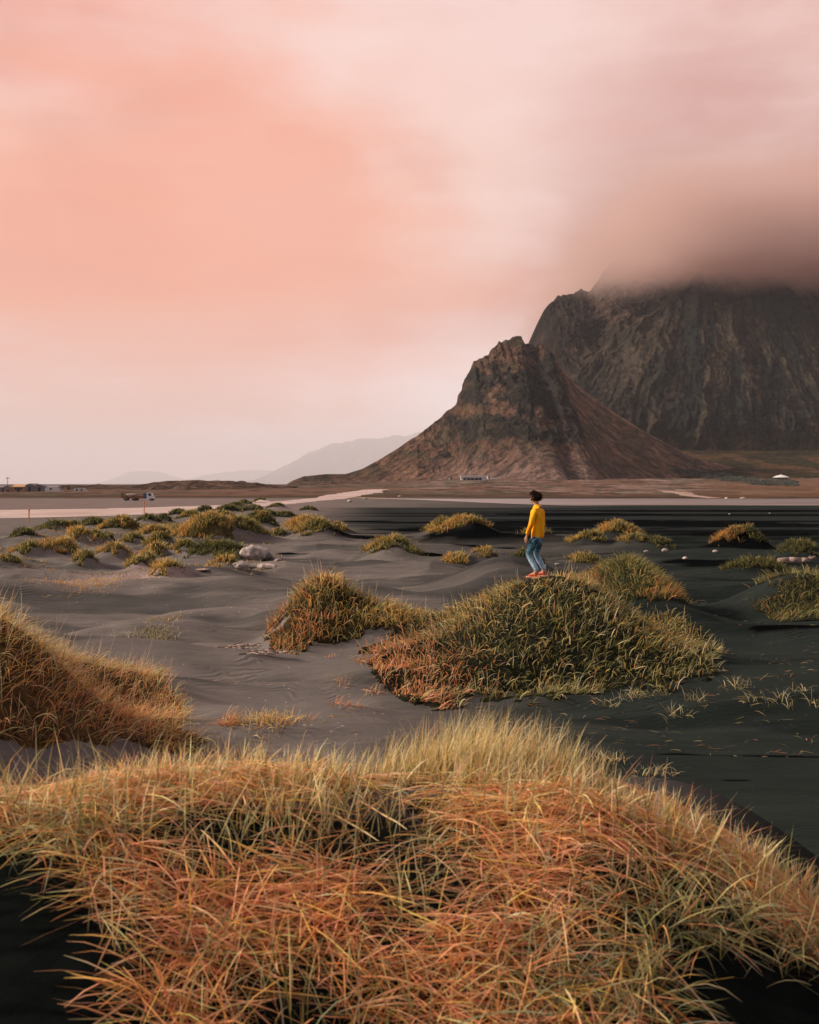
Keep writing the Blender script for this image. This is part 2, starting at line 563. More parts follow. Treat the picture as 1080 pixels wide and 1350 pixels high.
# ------------------------------------------------------------------ hummocks (photo column, crest row, foot row, half width), tone, what it looks like
HUMLIST = [
    (612, 684, 712, 34, 'gold', 'golden topped hummock behind the person, taller of a close pair by the black flat'),
    (586, 687, 709, 20, 'green', 'small rounded green hummock, left one of the close pair behind the person'),
    (518, 708, 739, 36, 'green', 'rounded green hummock standing alone by black streaks, between white boulder and person'),
    (406, 684, 708, 28, 'gold', 'golden pointed hummock at the back of the trio beyond the white boulder'),
    (418, 690, 713, 26, 'green', 'low dome grass hummock at the front of the trio beyond the white boulder'),
    (442, 690, 704, 17, 'gold', 'small golden grass hummock at the right end of the trio beyond the white boulder'),
    (274, 682, 719, 38, 'gold', 'tallest golden and green hummock of the left field, behind the long dark bank'),
    (318, 690, 716, 30, 'green', 'dark green grass slope directly right of the tallest golden hummock of the left field'),
    (286, 719, 738, 36, 'dark', 'long low dark green grass bank touching the left side of the big white boulder'),
    (300, 735, 759, 20, 'gold', 'golden tuft growing against the front white rocks'),
    (183, 734, 758, 15, 'green', 'small green and gold hummock on bare sand in the front row left of the rocks'),
    (220, 744, 767, 19, 'gold', 'nearest small golden tuft of the left field, on a sand ridge'),
    (153, 720, 742, 21, 'gold', 'rusty gold grass hummock between the red edged hummock and the small front one'),
    (68, 709, 738, 30, 'rust', 'red edged green grass hummock at the far left of the left field'),
    (122, 701, 722, 20, 'green', 'low green hummock behind the red edged one in the left field'),
    (104, 708, 726, 20, 'gold', 'low gold tuft right behind the red edged hummock'),
    (212, 706, 727, 18, 'green', 'green hummock just left of the tallest golden hummock'),
    (206, 697, 712, 20, 'gold', 'golden low tuft behind the green hummock at the middle of the left field'),
    (72, 687, 703, 20, 'dark', 'dark topped low hummock on the left, nearest to the pale gravel track'),
    (124, 683, 698, 19, 'dark', 'dark low hummock just below the pale gravel track, second from the left'),
    (152, 690, 704, 20, 'green', 'thin green tuft line behind the gold tufts of the left field'),
    (195, 679, 691, 13, 'dark', 'small dark tuft near the orange marker stake'),
    (216, 679, 690, 10, 'dark', 'tiny dark tuft right of the small dark one near the orange marker stake'),
    (252, 674, 686, 14, 'green', 'small green tuft by the track behind the tallest golden hummock'),
    (292, 675, 692, 18, 'green', 'green hummock showing over the shoulder of the tallest golden hummock'),
    (334, 680, 697, 20, 'dark', 'dark green hummock behind and right of the tallest golden hummock'),
    (364, 697, 709, 12, 'green', 'tiny green tuft on sand between the boulder and the trio'),
    (335, 667, 677, 15, 'dark', 'faint dark tuft at the bend of the track, second farthest of its row'),
    (312, 663, 671, 12, 'dark', 'faint dark tuft closest to the track where the dunes end'),
    (352, 674, 684, 15, 'dark', 'faint dark tuft right of the track bend, nearest of its row'),
    (815, 690, 717, 28, 'gold', 'golden grass hummock right of the person on the edge of the black flat'),
    (776, 704, 720, 22, 'green', 'low grassy shoulder left of the golden hummock right of the person'),
    (836, 709, 725, 20, 'green', 'low green hummock in front of the golden one right of the person'),
    (772, 724, 741, 20, 'green', 'thin green tuft on grey sand just right of the person at knee height'),
    (967, 701, 724, 23, 'rust', 'isolated rust coloured pointed hummock on the black flat at the right'),
    (995, 709, 724, 16, 'dark', 'low dark hummock right behind the isolated rust coloured one'),
    (1055, 717, 741, 26, 'dark', 'dark green hummock by the pinkish driftwood log'),
    (1004, 739, 763, 34, 'dark', 'flat dark green hummock left of the driftwood log, nearest of its group'),
    (870, 716, 726, 16, 'dark', 'very low dark tuft among white stones right of the golden hummock'),
    (706, 700, 711, 16, 'green', 'thin green tuft half hidden behind the yellow sweater'),
    (604, 735, 744, 16, 'gold', 'small gold tuft on sand, left one of the two by the long black pools'),
    (640, 729, 742, 14, 'gold', 'small gold tuft on sand, right one of the two by the long black pools'),
    (693, 727, 750, 20, 'dark', 'dark green tuft on the sand ridge right behind the person, at knee height'),
]
CROWD = [(38, 722, 741, 16, 'green'), (92, 722, 738, 17, 'gold'), (112, 731, 748, 14, 'green'), (140, 706, 718, 12, 'dark'), (176, 708, 724, 16, 'green'), (170, 692, 704, 14, 'gold'),
         (232, 696, 708, 13, 'green'), (206, 716, 733, 15, 'gold'), (246, 712, 729, 14, 'green'), (196, 731, 746, 12, 'gold'), (32, 700, 712, 14, 'dark'), (256, 690, 702, 14, 'dark'),
         (352, 686, 697, 13, 'green'), (300, 667, 677, 13, 'dark'), (322, 660, 667, 10, 'dark'), (366, 664, 671, 10, 'dark'), (380, 676, 684, 11, 'dark'), (270, 668, 677, 11, 'dark'),
         (236, 672, 681, 11, 'dark'), (160, 682, 692, 12, 'dark'), (98, 690, 702, 13, 'green'), (408, 668, 674, 10, 'dark'), (345, 657, 663, 9, 'dark'), (12, 738, 752, 16, 'green')]
CROWD_LABELS = [
    'green tuft directly below the red edged hummock at the far left of the left field',
    'gold tuft between the red edged hummock and the rusty gold one, front side',
    'low green tuft in front of the gap between red edged and rusty gold hummocks',
    'dark tuft behind the rusty gold hummock of the left field',
    'green tuft touching the left side of the green middle hummock',
    'gold tuft in the back rows, left of the centre of the left field',
    'green tuft tucked against the left foot of the tallest golden hummock, behind',
    'gold tuft in front of the green middle hummock of the left field',
    'green tuft at the front left foot of the tallest golden hummock',
    'gold tuft just right of the small front row green and gold hummock',
    'dark tuft at the left photo edge, below the pale gravel track',
    'dark tuft right behind the tallest golden hummock, on its left',
    'green tuft right of the tallest golden hummock, towards the trio',
    'faint dark tuft in the back row, above the tallest golden hummock',
    'smallest dark tuft beside the bend of the pale track',
    'faint dark tuft in the back row, third from the right',
    'dark tuft between the back row and the trio of hummocks',
    'faint dark tuft in the back row, left of the one above the tallest golden hummock',
    'dark tuft in the back row near the orange stake, right of two tiny ones',
    'dark tuft left of the orange stake in the back row of the left field',
    'low green tuft among the dark ones below the pale track',
    'rightmost faint dark tuft of the back row, by the edge of the black flat',
    'farthest dark tuft, touching the pale track where it narrows',
    'green tuft cut by the left photo edge, above the steep grassy dune',
]
for (px, top, base, hw, tone), lb in zip(CROWD, CROWD_LABELS):
    HUMLIST.append((px, top, base, hw, tone, lb))
HUMINFO = []
for (px, top, base, hw, tone, lab) in HUMLIST:
    HUMINFO.append((hummock(px, top, base, hw), tone, lab))

# ------------------------------------------------------------------ ground colour: black, wet and stony sand, with left-to-right brightness painted in
BRIGHT_SIDE = np.array([0.182, 0.155, 0.144])
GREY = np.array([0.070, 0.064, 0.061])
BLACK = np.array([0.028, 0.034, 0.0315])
WET = np.array([0.004, 0.005, 0.0055])
STREAKS = [  # photo px0, px1, row0, row1 of wet black pools and streaks on the flat
    (258, 345, 785, 789), (165, 312, 811, 814), (130, 240, 727, 729), (0, 35, 728, 730),
    (390, 560, 709, 713), (540, 740, 708, 716), (560, 700, 722, 726), (470, 720, 731, 738),
    (355, 420, 728, 731), (760, 880, 745, 752), (860, 1080, 738, 752), (720, 830, 729, 734),
    (455, 800, 694, 702), (560, 1100, 684, 697), (850, 1100, 700, 707), (640, 900, 676, 680),
    (850, 1120, 989, 1001), (800, 900, 1004, 1008), (980, 1100, 845, 849), (900, 1100, 722, 727),
    (420, 520, 686, 689), (700, 1100, 672, 675), (940, 1000, 1040, 1044),
]


def ground_col(x, y, z):
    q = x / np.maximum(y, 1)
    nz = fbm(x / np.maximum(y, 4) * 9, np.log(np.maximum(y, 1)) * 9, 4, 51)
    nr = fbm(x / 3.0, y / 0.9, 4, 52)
    bright_side = 1 - sst(q + 0.075 * nz, -0.10, 0.20)  # brightness falloff from left to right, put into the sand colour
    c = BLACK + (BRIGHT_SIDE - BLACK) * bright_side[..., None]
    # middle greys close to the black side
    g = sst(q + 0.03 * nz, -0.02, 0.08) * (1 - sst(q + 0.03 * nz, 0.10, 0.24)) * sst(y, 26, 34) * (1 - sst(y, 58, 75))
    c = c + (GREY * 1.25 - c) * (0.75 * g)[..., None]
    # the wet black flat in front of the mountain
    fl = sst(y, 66, 88) * (1 - sst(y, 160, 172)) * sst(q + 0.02 * nz, -0.11, -0.01)
    c = c + (np.array([0.030, 0.034, 0.034]) - c) * (0.95 * fl)[..., None]
    band = sst(fbm(x / 40 + 3, y / 4.2, 4, 57) + 0.15, -0.04, 0.30) * sst(y, 60, 75) * (1 - sst(y, 150, 168)) * sst(q + 0.02 * nz, -0.10, 0.0)
    c = c + (WET * 1.3 - c) * (0.93 * band)[..., None]
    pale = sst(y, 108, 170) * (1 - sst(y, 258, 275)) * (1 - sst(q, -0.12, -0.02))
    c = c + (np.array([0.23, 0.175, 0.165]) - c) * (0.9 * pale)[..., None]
    for (a, b, r0, r1) in STREAKS:
        ya, yb = ground_y(r1), ground_y(r0)
        ym = (ya + yb) / 2
        xa, xb = (a - 540) / F * ym, (b - 540) / F * ym
        hw, hh = (xb - xa) / 2, (yb - ya) / 2
        e = 0.95 - np.abs((x - (xa + xb) / 2) / hw) ** 3 - np.abs((y - ym) / hh) ** 2 + 0.9 * nr
        w = sst(e, 0.15, 0.55)
        c = c + (WET - c) * w[..., None]
    # greenish shade of the hollows between the swells, painted in as noise bands
    hol_shade = sst(fbm(x / 5.0 + 0.3 * y, y / 1.3, 4, 58) , 0.02, 0.26) * sst(y, 13, 17) * (1 - sst(y, 62, 80))
    c = c * (1 - (0.42 * hol_shade)[..., None] * np.array([1.0, 0.90, 0.88]))
    # shade painted near black into the foreground sand, then a brown-grey shoulder behind
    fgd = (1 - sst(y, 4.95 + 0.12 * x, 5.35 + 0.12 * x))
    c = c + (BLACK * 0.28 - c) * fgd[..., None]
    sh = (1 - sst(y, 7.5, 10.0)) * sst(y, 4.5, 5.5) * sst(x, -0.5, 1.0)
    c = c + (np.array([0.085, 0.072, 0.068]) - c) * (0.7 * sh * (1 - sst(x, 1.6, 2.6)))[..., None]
    # pebbly patch at the left
    pb = sst(0.9 - ((x + 9.3) / 3.4) ** 2 - ((y - 38) / 7.0) ** 2 + 0.5 * nr, 0.1, 0.6)
    c = c + (np.array([0.34, 0.25, 0.23]) - c) * (0.75 * pb)[..., None]
    # land beyond the flat
    la = sst(y + 14 * nr, 268, 292)
    n1 = fbm(x / 40, y / 90, 5, 61)
    n2 = fbm(x / 12, y / 40, 4, 62)
    lc = np.array([0.175, 0.105, 0.078]) + (np.array([0.26, 0.175, 0.15]) - np.array([0.175, 0.105, 0.078])) * sst(n1 + 0.4 * n2, 0.0, 0.4)[..., None] * sst(q, -0.02, 0.05)[..., None]
    lc = lc + (np.array([0.105, 0.095, 0.068]) - lc) * (0.75 * sst(n1 - 0.5 * n2 + 0.25 * (1 - sst(q, -0.12, 0)), 0.08, 0.35))[..., None]
    n3 = fbm(x / 5, y / 22, 4, 63)
    n4 = fbm(x / 16, y / 26, 5, 64)
    rr2 = sst(q, -0.02, 0.03)
    lc = lc + (np.array([0.30, 0.205, 0.18]) - lc) * (0.75 * sst(n4 + 0.4 * n3, -0.05, 0.3) * rr2)[..., None]
    lc = lc + (np.array([0.060, 0.045, 0.036]) - lc) * (0.75 * sst(n3 - 0.5 * n4, 0.14, 0.32))[..., None]
    lc = lc + (np.array([0.085, 0.050, 0.032]) - lc) * (0.8 * (1 - sst(y + 20 * n3, 290, 345)))[..., None]
    rightg = sst(q, 0.22, 0.27)
    lc = lc + (np.array([0.16, 0.085, 0.05]) - lc) * (0.6 * rightg)[..., None]
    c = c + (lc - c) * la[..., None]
    c = c * (1 + 0.16 * nr[..., None])
    return np.clip(c, 0.004, 0.6)


# ------------------------------------------------------------------ ground: one sheet from under the camera to the horizon
OY = -6.0
ang = np.concatenate([np.linspace(-75, -27, 60)[:-1], np.linspace(-27, 27, 940), np.linspace(27, 75, 60)[1:]])
ta = np.tan(np.radians(ang))
r1_ = np.linspace(0, 1, 560)
rr = np.concatenate([np.array([0.3, 2, 4, 5, 6, 7]), 8.0 * (70.0 / 8.0) ** r1_, np.geomspace(70.4, 1600, 240)[1:], np.geomspace(1650, 60000, 40)])
AA, RR_ = np.meshgrid(ta, rr)
GX = AA * RR_
GY = OY + RR_
GZ = H(GX, GY)
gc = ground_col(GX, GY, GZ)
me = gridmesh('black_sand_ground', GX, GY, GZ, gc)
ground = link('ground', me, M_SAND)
tag(ground, 'black and grey rippled volcanic sand running to the foot of the mountain', 'ground', kind='structure')


def sheet(name, pts, width, lift, material, n_across=4, step=None):
    """A ribbon of ground laid on the terrain; pts = (x, y, half width)."""
    P = []
    for i in range(len(pts) - 1):
        k = 14
        for j in range(k):
            t = j / k
            P.append(tuple(pts[i][m] * (1 - t) + pts[i + 1][m] * t for m in range(3)))
    P.append(pts[-1])
    P = np.array(P)
    T = np.gradient(P[:, :2], axis=0)
    T /= np.linalg.norm(T, axis=1)[:, None]
    N = np.stack([-T[:, 1], T[:, 0]], 1)
    s = np.linspace(-1, 1, n_across * 2 + 1)
    wob = 1 + 0.22 * fbm(np.arange(len(P)) * 0.7, np.zeros(len(P)), 3, 91)
    X = P[:, 0][:, None] + N[:, 0][:, None] * s * (P[:, 2] * wob)[:, None]
    Y = P[:, 1][:, None] + N[:, 1][:, None] * s * (P[:, 2] * wob)[:, None]
    Z = H(X, Y) + lift
    Z[:, 0] -= lift * 2
    Z[:, -1] -= lift * 2
    return link(name, gridmesh(name, X, Y, Z), material)


def m_track(k, p, o):
    g = k.new('ShaderNodeNewGeometry').outputs['Position']
    n1 = k.noise(k.scalevec(g, (0.12, 0.5, 1)), 1.0, 5, 0.65)
    c = k.mix(k.smooth(n1, 0.35, 0.68), (0.38, 0.27, 0.235, 1), (0.60, 0.47, 0.44, 1))
    k.l.new(c, p.inputs['Base Color'])


def m_dirt(k, p, o):
    g = k.new('ShaderNodeNewGeometry').outputs['Position']
    n1 = k.noise(k.scalevec(g, (0.3, 0.3, 1)), 1.0, 5, 0.65)
    c = k.mix(n1, (0.30, 0.20, 0.165, 1), (0.44, 0.31, 0.26, 1))
    k.l.new(c, p.inputs['Base Color'])


M_TRACK = mat('pale_gravel', rough=0.95, build=m_track, spec=0.1)
M_DIRT = mat('dirt_track', rough=0.95, build=m_dirt, spec=0.1)


def gpt(px, py, hw):
    y = ground_y(py)
    return ((px - 540) / F * y, y, hw)


o = sheet('gravel_track', [(-85.0, 112.0, 14.0), gpt(0, 677, 20), gpt(110, 674, 18), gpt(200, 671.5, 10), gpt(330, 666, 5), gpt(390, 661, 4), gpt(440, 656.5, 5), gpt(470, 652, 7), gpt(500, 649.5, 6)], 0, 0.03, M_TRACK)
tag(o, 'pale gravel track curving between the dune field and the brown plain', 'track', kind='structure')
o = sheet('dirt_track', [gpt(470, 656.5, 2.0), gpt(520, 657.5, 2.0), gpt(620, 658, 2.0)], 0, 0.03, M_DIRT)
tag(o, 'thin dirt track running along the far shore towards the mountain', 'track', kind='structure')
o = sheet('shore_path', [gpt(878, 650, 3), gpt(893, 652.5, 3), gpt(908, 655, 2.5), gpt(945, 657, 2)], 0, 0.05, M_DIRT)
tag(o, 'pink dirt path sloping down to the water at the mountain foot', 'path', kind='structure')

# shallow water along the far shore
def m_water(k, p, o):
    g = k.new('ShaderNodeNewGeometry').outputs['Position']
    n1 = k.noise(k.scalevec(g, (0.02, 0.10, 1)), 1.0, 5, 0.6)
    c = k.mix(k.smooth(n1, 0.4, 0.62), (0.13, 0.11, 0.11, 1), (0.29, 0.235, 0.23, 1))
    k.l.new(c, p.inputs['Base Color'])
    n2 = k.noise(k.scalevec(g, (0.6, 2.5, 1)), 1.0, 4, 0.6)
    bump(k, p, n2, 0.25, 0.2)


M_WATER = mat('silty_shallow_water', rough=0.30, build=m_water, spec=0.5)
xs = np.linspace(-6, 260, 160)
ss = np.linspace(0, 1, 18)
XX, SS = np.meshgrid(xs, ss)
near_e = 184 + 5 * fbm(xs / 22, xs * 0, 3, 8) + 82 * (1 - sst(xs, -8, 26))
far_e = 268 + 6 * fbm(xs / 18, xs * 0, 3, 9)
YY = near_e + (far_e - near_e) * SS
ZZ = np.zeros_like(YY) + 0.025
wat = link('shallow_water', gridmesh('shallow_water', XX, YY, ZZ), M_WATER)
tag(wat, 'pale strip of shallow silty water at the foot of the mountain', 'water', kind='structure')


# ------------------------------------------------------------------ mountains
def interp(x, pts):
    p = np.array(pts, float)
    return np.interp(x, p[:, 0], p[:, 1])


def fbm3(X, Y, Z, s, oct=4, seed=0):
    return (fbm(X / s, Z / s, oct, seed) + fbm(Y / s + 31, Z / s + 9, oct, seed + 3) + fbm(X / s, Y / s, oct, seed + 5)) / 1.7


# near pyramid-shaped peak
YC = 1000.0
SIL1 = [(300, 640), (375, 640), (385, 634), (400, 628), (430, 625), (456, 625), (478, 618), (500, 606), (528, 589), (555, 570), (580, 552), (600, 534), (606, 516), (614, 500), (624, 482), (640, 468), (655, 455), (668, 445), (680, 441), (688, 444), (695, 454), (704, 457), (714, 458), (724, 464), (735, 479), (760, 507), (800, 537), (850, 569), (880, 585), (905, 598), (930, 607), (990, 622), (1060, 632), (1200, 640)]
u = np.concatenate([np.linspace(300, 370, 30)[:-1], np.linspace(370, 960, 760), np.linspace(960, 1200, 60)[1:]])
t = np.linspace(0, 1, 330) ** 0.9
XU = (u - 540) / F * YC
S = (HOR - interp(u, SIL1)) / F * YC + EYE
JAG = (2.2 * fbm(u / 7, u * 0 + 2, 3, 71) + 1.6 * (ridged(u / 3.2, u * 0 + 4, 3, 72) - 0.5)) * sst(S, 70, 100) * (1 - sst(u, 738, 745))
S = np.maximum(S, 0.5)
UU, TT = np.meshgrid(XU, t)
SS = np.broadcast_to(S, UU.shape)
DD = 30 + 2.3 * SS
YY = YC - DD * (1 - TT)
ZZ = SS * TT ** 1.30 + JAG[None, :] * sst(TT, 0.72, 1.0)
PX0 = 540 + F * UU / YC
crag = sst(UU, -25, 30) * (1 - sst(UU, 118, 130)) * sst(TT, 0.12, 0.4)
crag = np.maximum(crag, 0.75 * sst(TT, 0.80, 0.95) * sst(SS, 60, 100) * (1 - sst(UU, 124, 132)))
crag = crag * (0.75 + 0.5 * fbm(UU / 30, ZZ / 22, 3, 5))
crag = np.clip(crag, 0, 1)
# diagonal ribs running down to the left and right of the summit
q = UU + 0.5 * ZZ
rib = ridged(q / 34.0, (ZZ - 0.35 * UU) / 70.0, 5, 201)
rib2 = ridged(UU / 12.0 + 3, ZZ / 15.0, 5, 202)
disp = (rib - 0.45) * 17 * crag + (rib2 - 0.45) * 10 * crag
spur = 9 * np.exp(-((UU - 118 + 5 * fbm(ZZ / 20, ZZ * 0, 2, 7)) / 11) ** 2) * sst(TT, 0.05, 0.3) * (1 - 0.5 * sst(TT, 0.8, 1.0))
disp = disp + spur + 4.5 * fbm(UU / 8, ZZ / 8, 5, 8, 0.6) * (0.2 + crag)
fade = 1 - sst(TT, 0.97, 1.0) * 0.75
YD = YY - disp * fade
ZD = ZZ + 0.16 * disp * sst(TT, 0.1, 0.4) * (1 - sst(TT, 0.93, 1.0)) + (0.055 * SS) * crag * fbm(UU / 5, TT * 0 + 1, 4, 33) * sst(TT, 0.8, 1.0)
XD = UU + 2.5 * crag * fbm(ZZ / 8, UU / 8, 3, 44)
# colours
BROWN = np.array([0.140, 0.078, 0.054])
RED = np.array([0.195, 0.110, 0.078])
DROCK = np.array([0.030, 0.026, 0.023])
PINK = np.array([0.22, 0.145, 0.125])
GRN = np.array([0.075, 0.066, 0.045])
n1 = fbm(UU / 26, ZZ / 14, 5, 301)
n2 = fbm((UU + 0.8 * ZZ) / 4, (ZZ - 0.6 * UU) / 9, 6, 302, 0.62)
c = BROWN + (RED - BROWN) * sst(n1 + 0.6 * n2, -0.1, 0.35)[..., None]
c = c + (DROCK * 1.3 - c) * (sst(crag * 0.75 + 0.55 * n1 + 0.45 * (rib2 - 0.5) + 0.3 * n2, 0.42, 0.72))[..., None]
c = c + (GRN - c) * (0.7 * sst(-n1 + 0.5 * n2, 0.16, 0.34))[..., None]
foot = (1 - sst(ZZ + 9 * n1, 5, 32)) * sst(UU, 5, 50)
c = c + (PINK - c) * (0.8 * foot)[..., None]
scree = sst(UU, 121, 128)
sc = np.array([0.21, 0.118, 0.080]) + (np.array([0.40, 0.24, 0.17]) - np.array([0.21, 0.118, 0.080])) * (sst(n2, -0.1, 0.5) * 0.4)[..., None]
sc = sc + (np.array([0.13, 0.10, 0.075]) - sc) * (0.6 * sst(n1, 0.0, 0.3))[..., None]
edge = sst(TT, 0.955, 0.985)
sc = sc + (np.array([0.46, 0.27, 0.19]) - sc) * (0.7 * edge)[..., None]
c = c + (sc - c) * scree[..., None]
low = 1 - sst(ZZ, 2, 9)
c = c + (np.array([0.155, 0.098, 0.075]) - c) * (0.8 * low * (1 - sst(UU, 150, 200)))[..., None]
# back slope
bk = [(8, 0.97), (25, 0.9), (70, 0.7), (180, 0.35), (330, -0.02)]
XB = np.concatenate([XD] + [XD[-1:] for _ in bk])
YB = np.concatenate([YD] + [YD[-1:] + b for b, _ in bk])
ZB = np.concatenate([ZD] + [np.where(ZD[-1:] > 0, ZD[-1:] * f, ZD[-1:]) - 0.2 for _, f in bk])
ZB[0] = -2.0
cb = np.concatenate([c] + [c[-1:] for _ in bk])
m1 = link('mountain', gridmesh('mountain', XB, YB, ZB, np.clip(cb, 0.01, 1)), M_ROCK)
tag(m1, 'reddish brown pyramid shaped rocky peak with a smooth scree slope on its right', 'mountain', kind='structure')

# big massif with its top in cloud
YC = 1500.0
SIL2 = [(640, 560), (700, 520), (709, 470), (712, 458), (716, 432), (720, 416), (727, 402), (742, 390), (762, 383), (780, 378), (786, 366), (792, 355), (800, 349), (830, 344), (900, 336), (960, 332), (1080, 328), (1300, 326), (1500, 345), (1700, 450), (1800, 560)]
u = np.concatenate([np.linspace(640, 705, 20)[:-1], np.linspace(705, 1150, 800), np.linspace(1150, 1800, 160)[1:]])
XU = (u - 540) / F * YC
S = (HOR - interp(u, SIL2)) / F * YC + EYE
JAG = (5.0 * fbm(u / 9, u * 0 + 2, 4, 73) + 5.0 * (ridged(u / 4.5, u * 0 + 4, 3, 74) - 0.5)) * sst(S, 150, 200)
t = np.concatenate([np.linspace(0, 0.24, 50)[:-1], np.linspace(0.24, 1, 430)])
UU, TT = np.meshgrid(XU, t)
SS = np.broadcast_to(S, UU.shape)
tc_ = sst(TT, 0, 0.26)
ZZ = np.where(TT < 0.24, 36 * (TT / 0.24) ** 1.5, 36 + (SS - 36) * ((TT - 0.24) / 0.76)) + JAG[None, :] * sst(TT, 0.75, 1.0)
YY = np.where(TT < 0.24, 760 + 400 * TT / 0.24, 1160 + 340 * ((TT - 0.24) / 0.76) ** 1.15)
cl = sst(TT, 0.2, 0.34)
PX = 540 + F * UU / np.maximum(YY, 1)
PY = HOR - F * (ZZ - EYE) / YY
# boundary between the buttress (upper left) and the scree apron
lineY = interp(PX, [(700, 545), (765, 484), (800, 455), (835, 428), (870, 405), (905, 378), (960, 300), (1200, 100)])
apron = sst(PY - lineY + 5 * fbm(PX / 12, PY / 12, 3, 9), -3, 3)
butt = (1 - apron) * cl
fan = (UU - 345 - 0.35 * (ZZ - 200)) / (1 + 0.004 * (260 - ZZ))     # gullies spread as they go down
gl = ridged(fan / 42 + 0.25 * fbm(ZZ / 60, UU / 60, 3, 15), ZZ / 260, 5, 401, 0.52)
gl2 = ridged(fan / 13 + 0.4 * fbm(ZZ / 22, UU / 22, 3, 16), ZZ / 90, 4, 402, 0.55)
rk = ridged(UU / 22, ZZ / 26, 6, 403, 0.58)
top_c = sst(ZZ, 175, 230) * cl
disp = cl * ((gl - 0.45) * 24 * apron + (gl2 - 0.45) * 10 * apron + (rk - 0.45) * 28 * np.maximum(butt, 0.5 * top_c) + apron * 26)
disp = disp + cl * 3.5 * fbm(UU / 7, ZZ / 7, 5, 404)
cave = np.exp(-((PX - 778) / 40) ** 2 - ((PY - 452 + (PX - 778) * 0.35) / 26) ** 2)
disp = disp - 26 * cave * butt
XD = UU + cl * 7 * fbm(ZZ / 18, UU / 30, 4, 405) * (0.3 + butt)
YD = YY - disp * (1 - sst(TT, 0.985, 1.0) * 0.6)
ZD = ZZ + cl * 0.10 * disp
n1 = fbm(UU / 40, ZZ / 40, 5, 411)
n2 = fbm(fan / 6, ZZ / 55, 5, 412)
AP = np.array([0.030, 0.029, 0.024])
APL = np.array([0.070, 0.055, 0.039])
c = AP + (APL - AP) * sst(n2 + 0.5 * n1 + 0.5 * (gl2 - 0.45), 0.0, 0.45)[..., None]
c = c + (np.array([0.018, 0.024, 0.023]) - c) * (0.8 * sst(-n2 + 0.6 * n1 + 0.25 * sst(PX, 900, 1000), 0.1, 0.4))[..., None]
c = c + (np.array([0.105, 0.078, 0.056]) - c) * (0.55 * apron * (1 - sst(PX, 800, 900)) * sst(n1, -0.3, 0.3))[..., None]
bc = np.array([0.036, 0.027, 0.023]) + (np.array([0.085, 0.056, 0.043]) - np.array([0.036, 0.027, 0.023])) * sst(n1 + 0.5 * (rk - 0.5), 0.0, 0.4)[..., None]
c = c + (bc - c) * butt[..., None]
gs = 1 - sst(TT + 0.03 * n1, 0.225, 0.30)
n3 = fbm(UU / 25, YY / 50, 5, 414)
gcx = np.array([0.060, 0.050, 0.028]) + (np.array([0.155, 0.088, 0.048]) - np.array([0.060, 0.050, 0.028])) * sst(n3, -0.15, 0.3)[..., None]
c = c + (gcx - c) * gs[..., None]
bk = [(20, 1.0), (80, 0.98), (250, 0.9), (500, 0.4), (650, -0.02)]
XB = np.concatenate([XD] + [XD[-1:] for _ in bk])
YB = np.concatenate([YD] + [YD[-1:] + b for b, _ in bk])
ZB = np.concatenate([ZD] + [ZD[-1:] * f - 0.2 for _, f in bk])
ZB[0] = -3.0
cb = np.concatenate([c] + [c[-1:] for _ in bk])
m2 = link('mountain', gridmesh('mountain', XB, YB, ZB, np.clip(cb, 0.01, 1)), M_ROCK)
tag(m2, 'huge dark gullied massif behind the brown peak, its summit lost in cloud', 'mountain', kind='structure')


def far_hill(name, pts, yc, depth, colr, label, seed, rug=0.06, n_u=300, zmin=-40.0):
    p0, p1 = pts[0][0], pts[-1][0]
    u = np.linspace(p0, p1, n_u)
    XU = (u - 540) / F * yc
    S = np.maximum((HOR - interp(u, pts)) / F * yc + EYE, 0.01)
    t = np.linspace(0, 1, 60)
    UU, TT = np.meshgrid(XU, t)
    SS = np.broadcast_to(S, UU.shape)
    YY = yc - depth * (1 - TT)
    ZZ = SS * TT ** 1.1
    sc = (XU[-1] - XU[0]) / 18
    r = ridged(UU / sc, TT * 2.0, 5, seed) - 0.45
    YD = YY - depth * 0.18 * r * sst(TT, 0.0, 0.2)
    ZD = ZZ + rug * SS * fbm(UU / sc * 3, TT * 3, 4, seed + 1)
    c = np.array(colr) * (1 + 0.5 * fbm(UU / sc * 2, TT * 5, 4, seed + 2))[..., None]
    XB = np.concatenate([UU, UU[-1:], UU[-1:]])
    YB = np.concatenate([YD, YD[-1:] + depth * 0.4, YD[-1:] + depth])
    ZB = np.concatenate([ZD, ZD[-1:] * 0.6, ZD[-1:] * 0 + zmin])
    ZB[0] = zmin
    cb = np.concatenate([c, c[-1:], c[-1:]])
    o = link(name, gridmesh(name, XB, YB, ZB, np.clip(cb, 0.01, 1)), M_ROCK)
    tag(o, label, 'mountain' if name == 'mountain' else 'hill', kind='structure')
    return o


far_hill('mountain', [(325, 639), (345, 634), (372, 617), (395, 603), (415, 593), (440, 585), (470, 580), (520, 575), (600, 566), (680, 570), (760, 600), (860, 639)], 42000.0, 9000.0, (0.09, 0.08, 0.08), 'faint grey mountain fading into haze left of the brown peak', 501)
far_hill('mountain', [(120, 639), (140, 637), (157, 628), (172, 622), (190, 620.5), (212, 622), (228, 628), (245, 632), (262, 628), (300, 622), (335, 619), (380, 622), (430, 639)], 56000.0, 3500.0, (0.09, 0.08, 0.085), 'very faint flat topped mountain on the left horizon', 511)
far_hill('hill', [(80, 640.5), (100, 639), (115, 641), (122, 639.5), (130, 638.2), (140, 640), (170, 640.5), (185, 639), (200, 636.5), (220, 634.2), (245, 633.5), (256, 632.8), (275, 633.5), (300, 633.8), (320, 634.5), (345, 637), (372, 640.5), (390, 641)], 640.0, 60.0, (0.15, 0.09, 0.065), 'low rust brown hill on the left horizon', 521, 0.10, 300, -3.0)

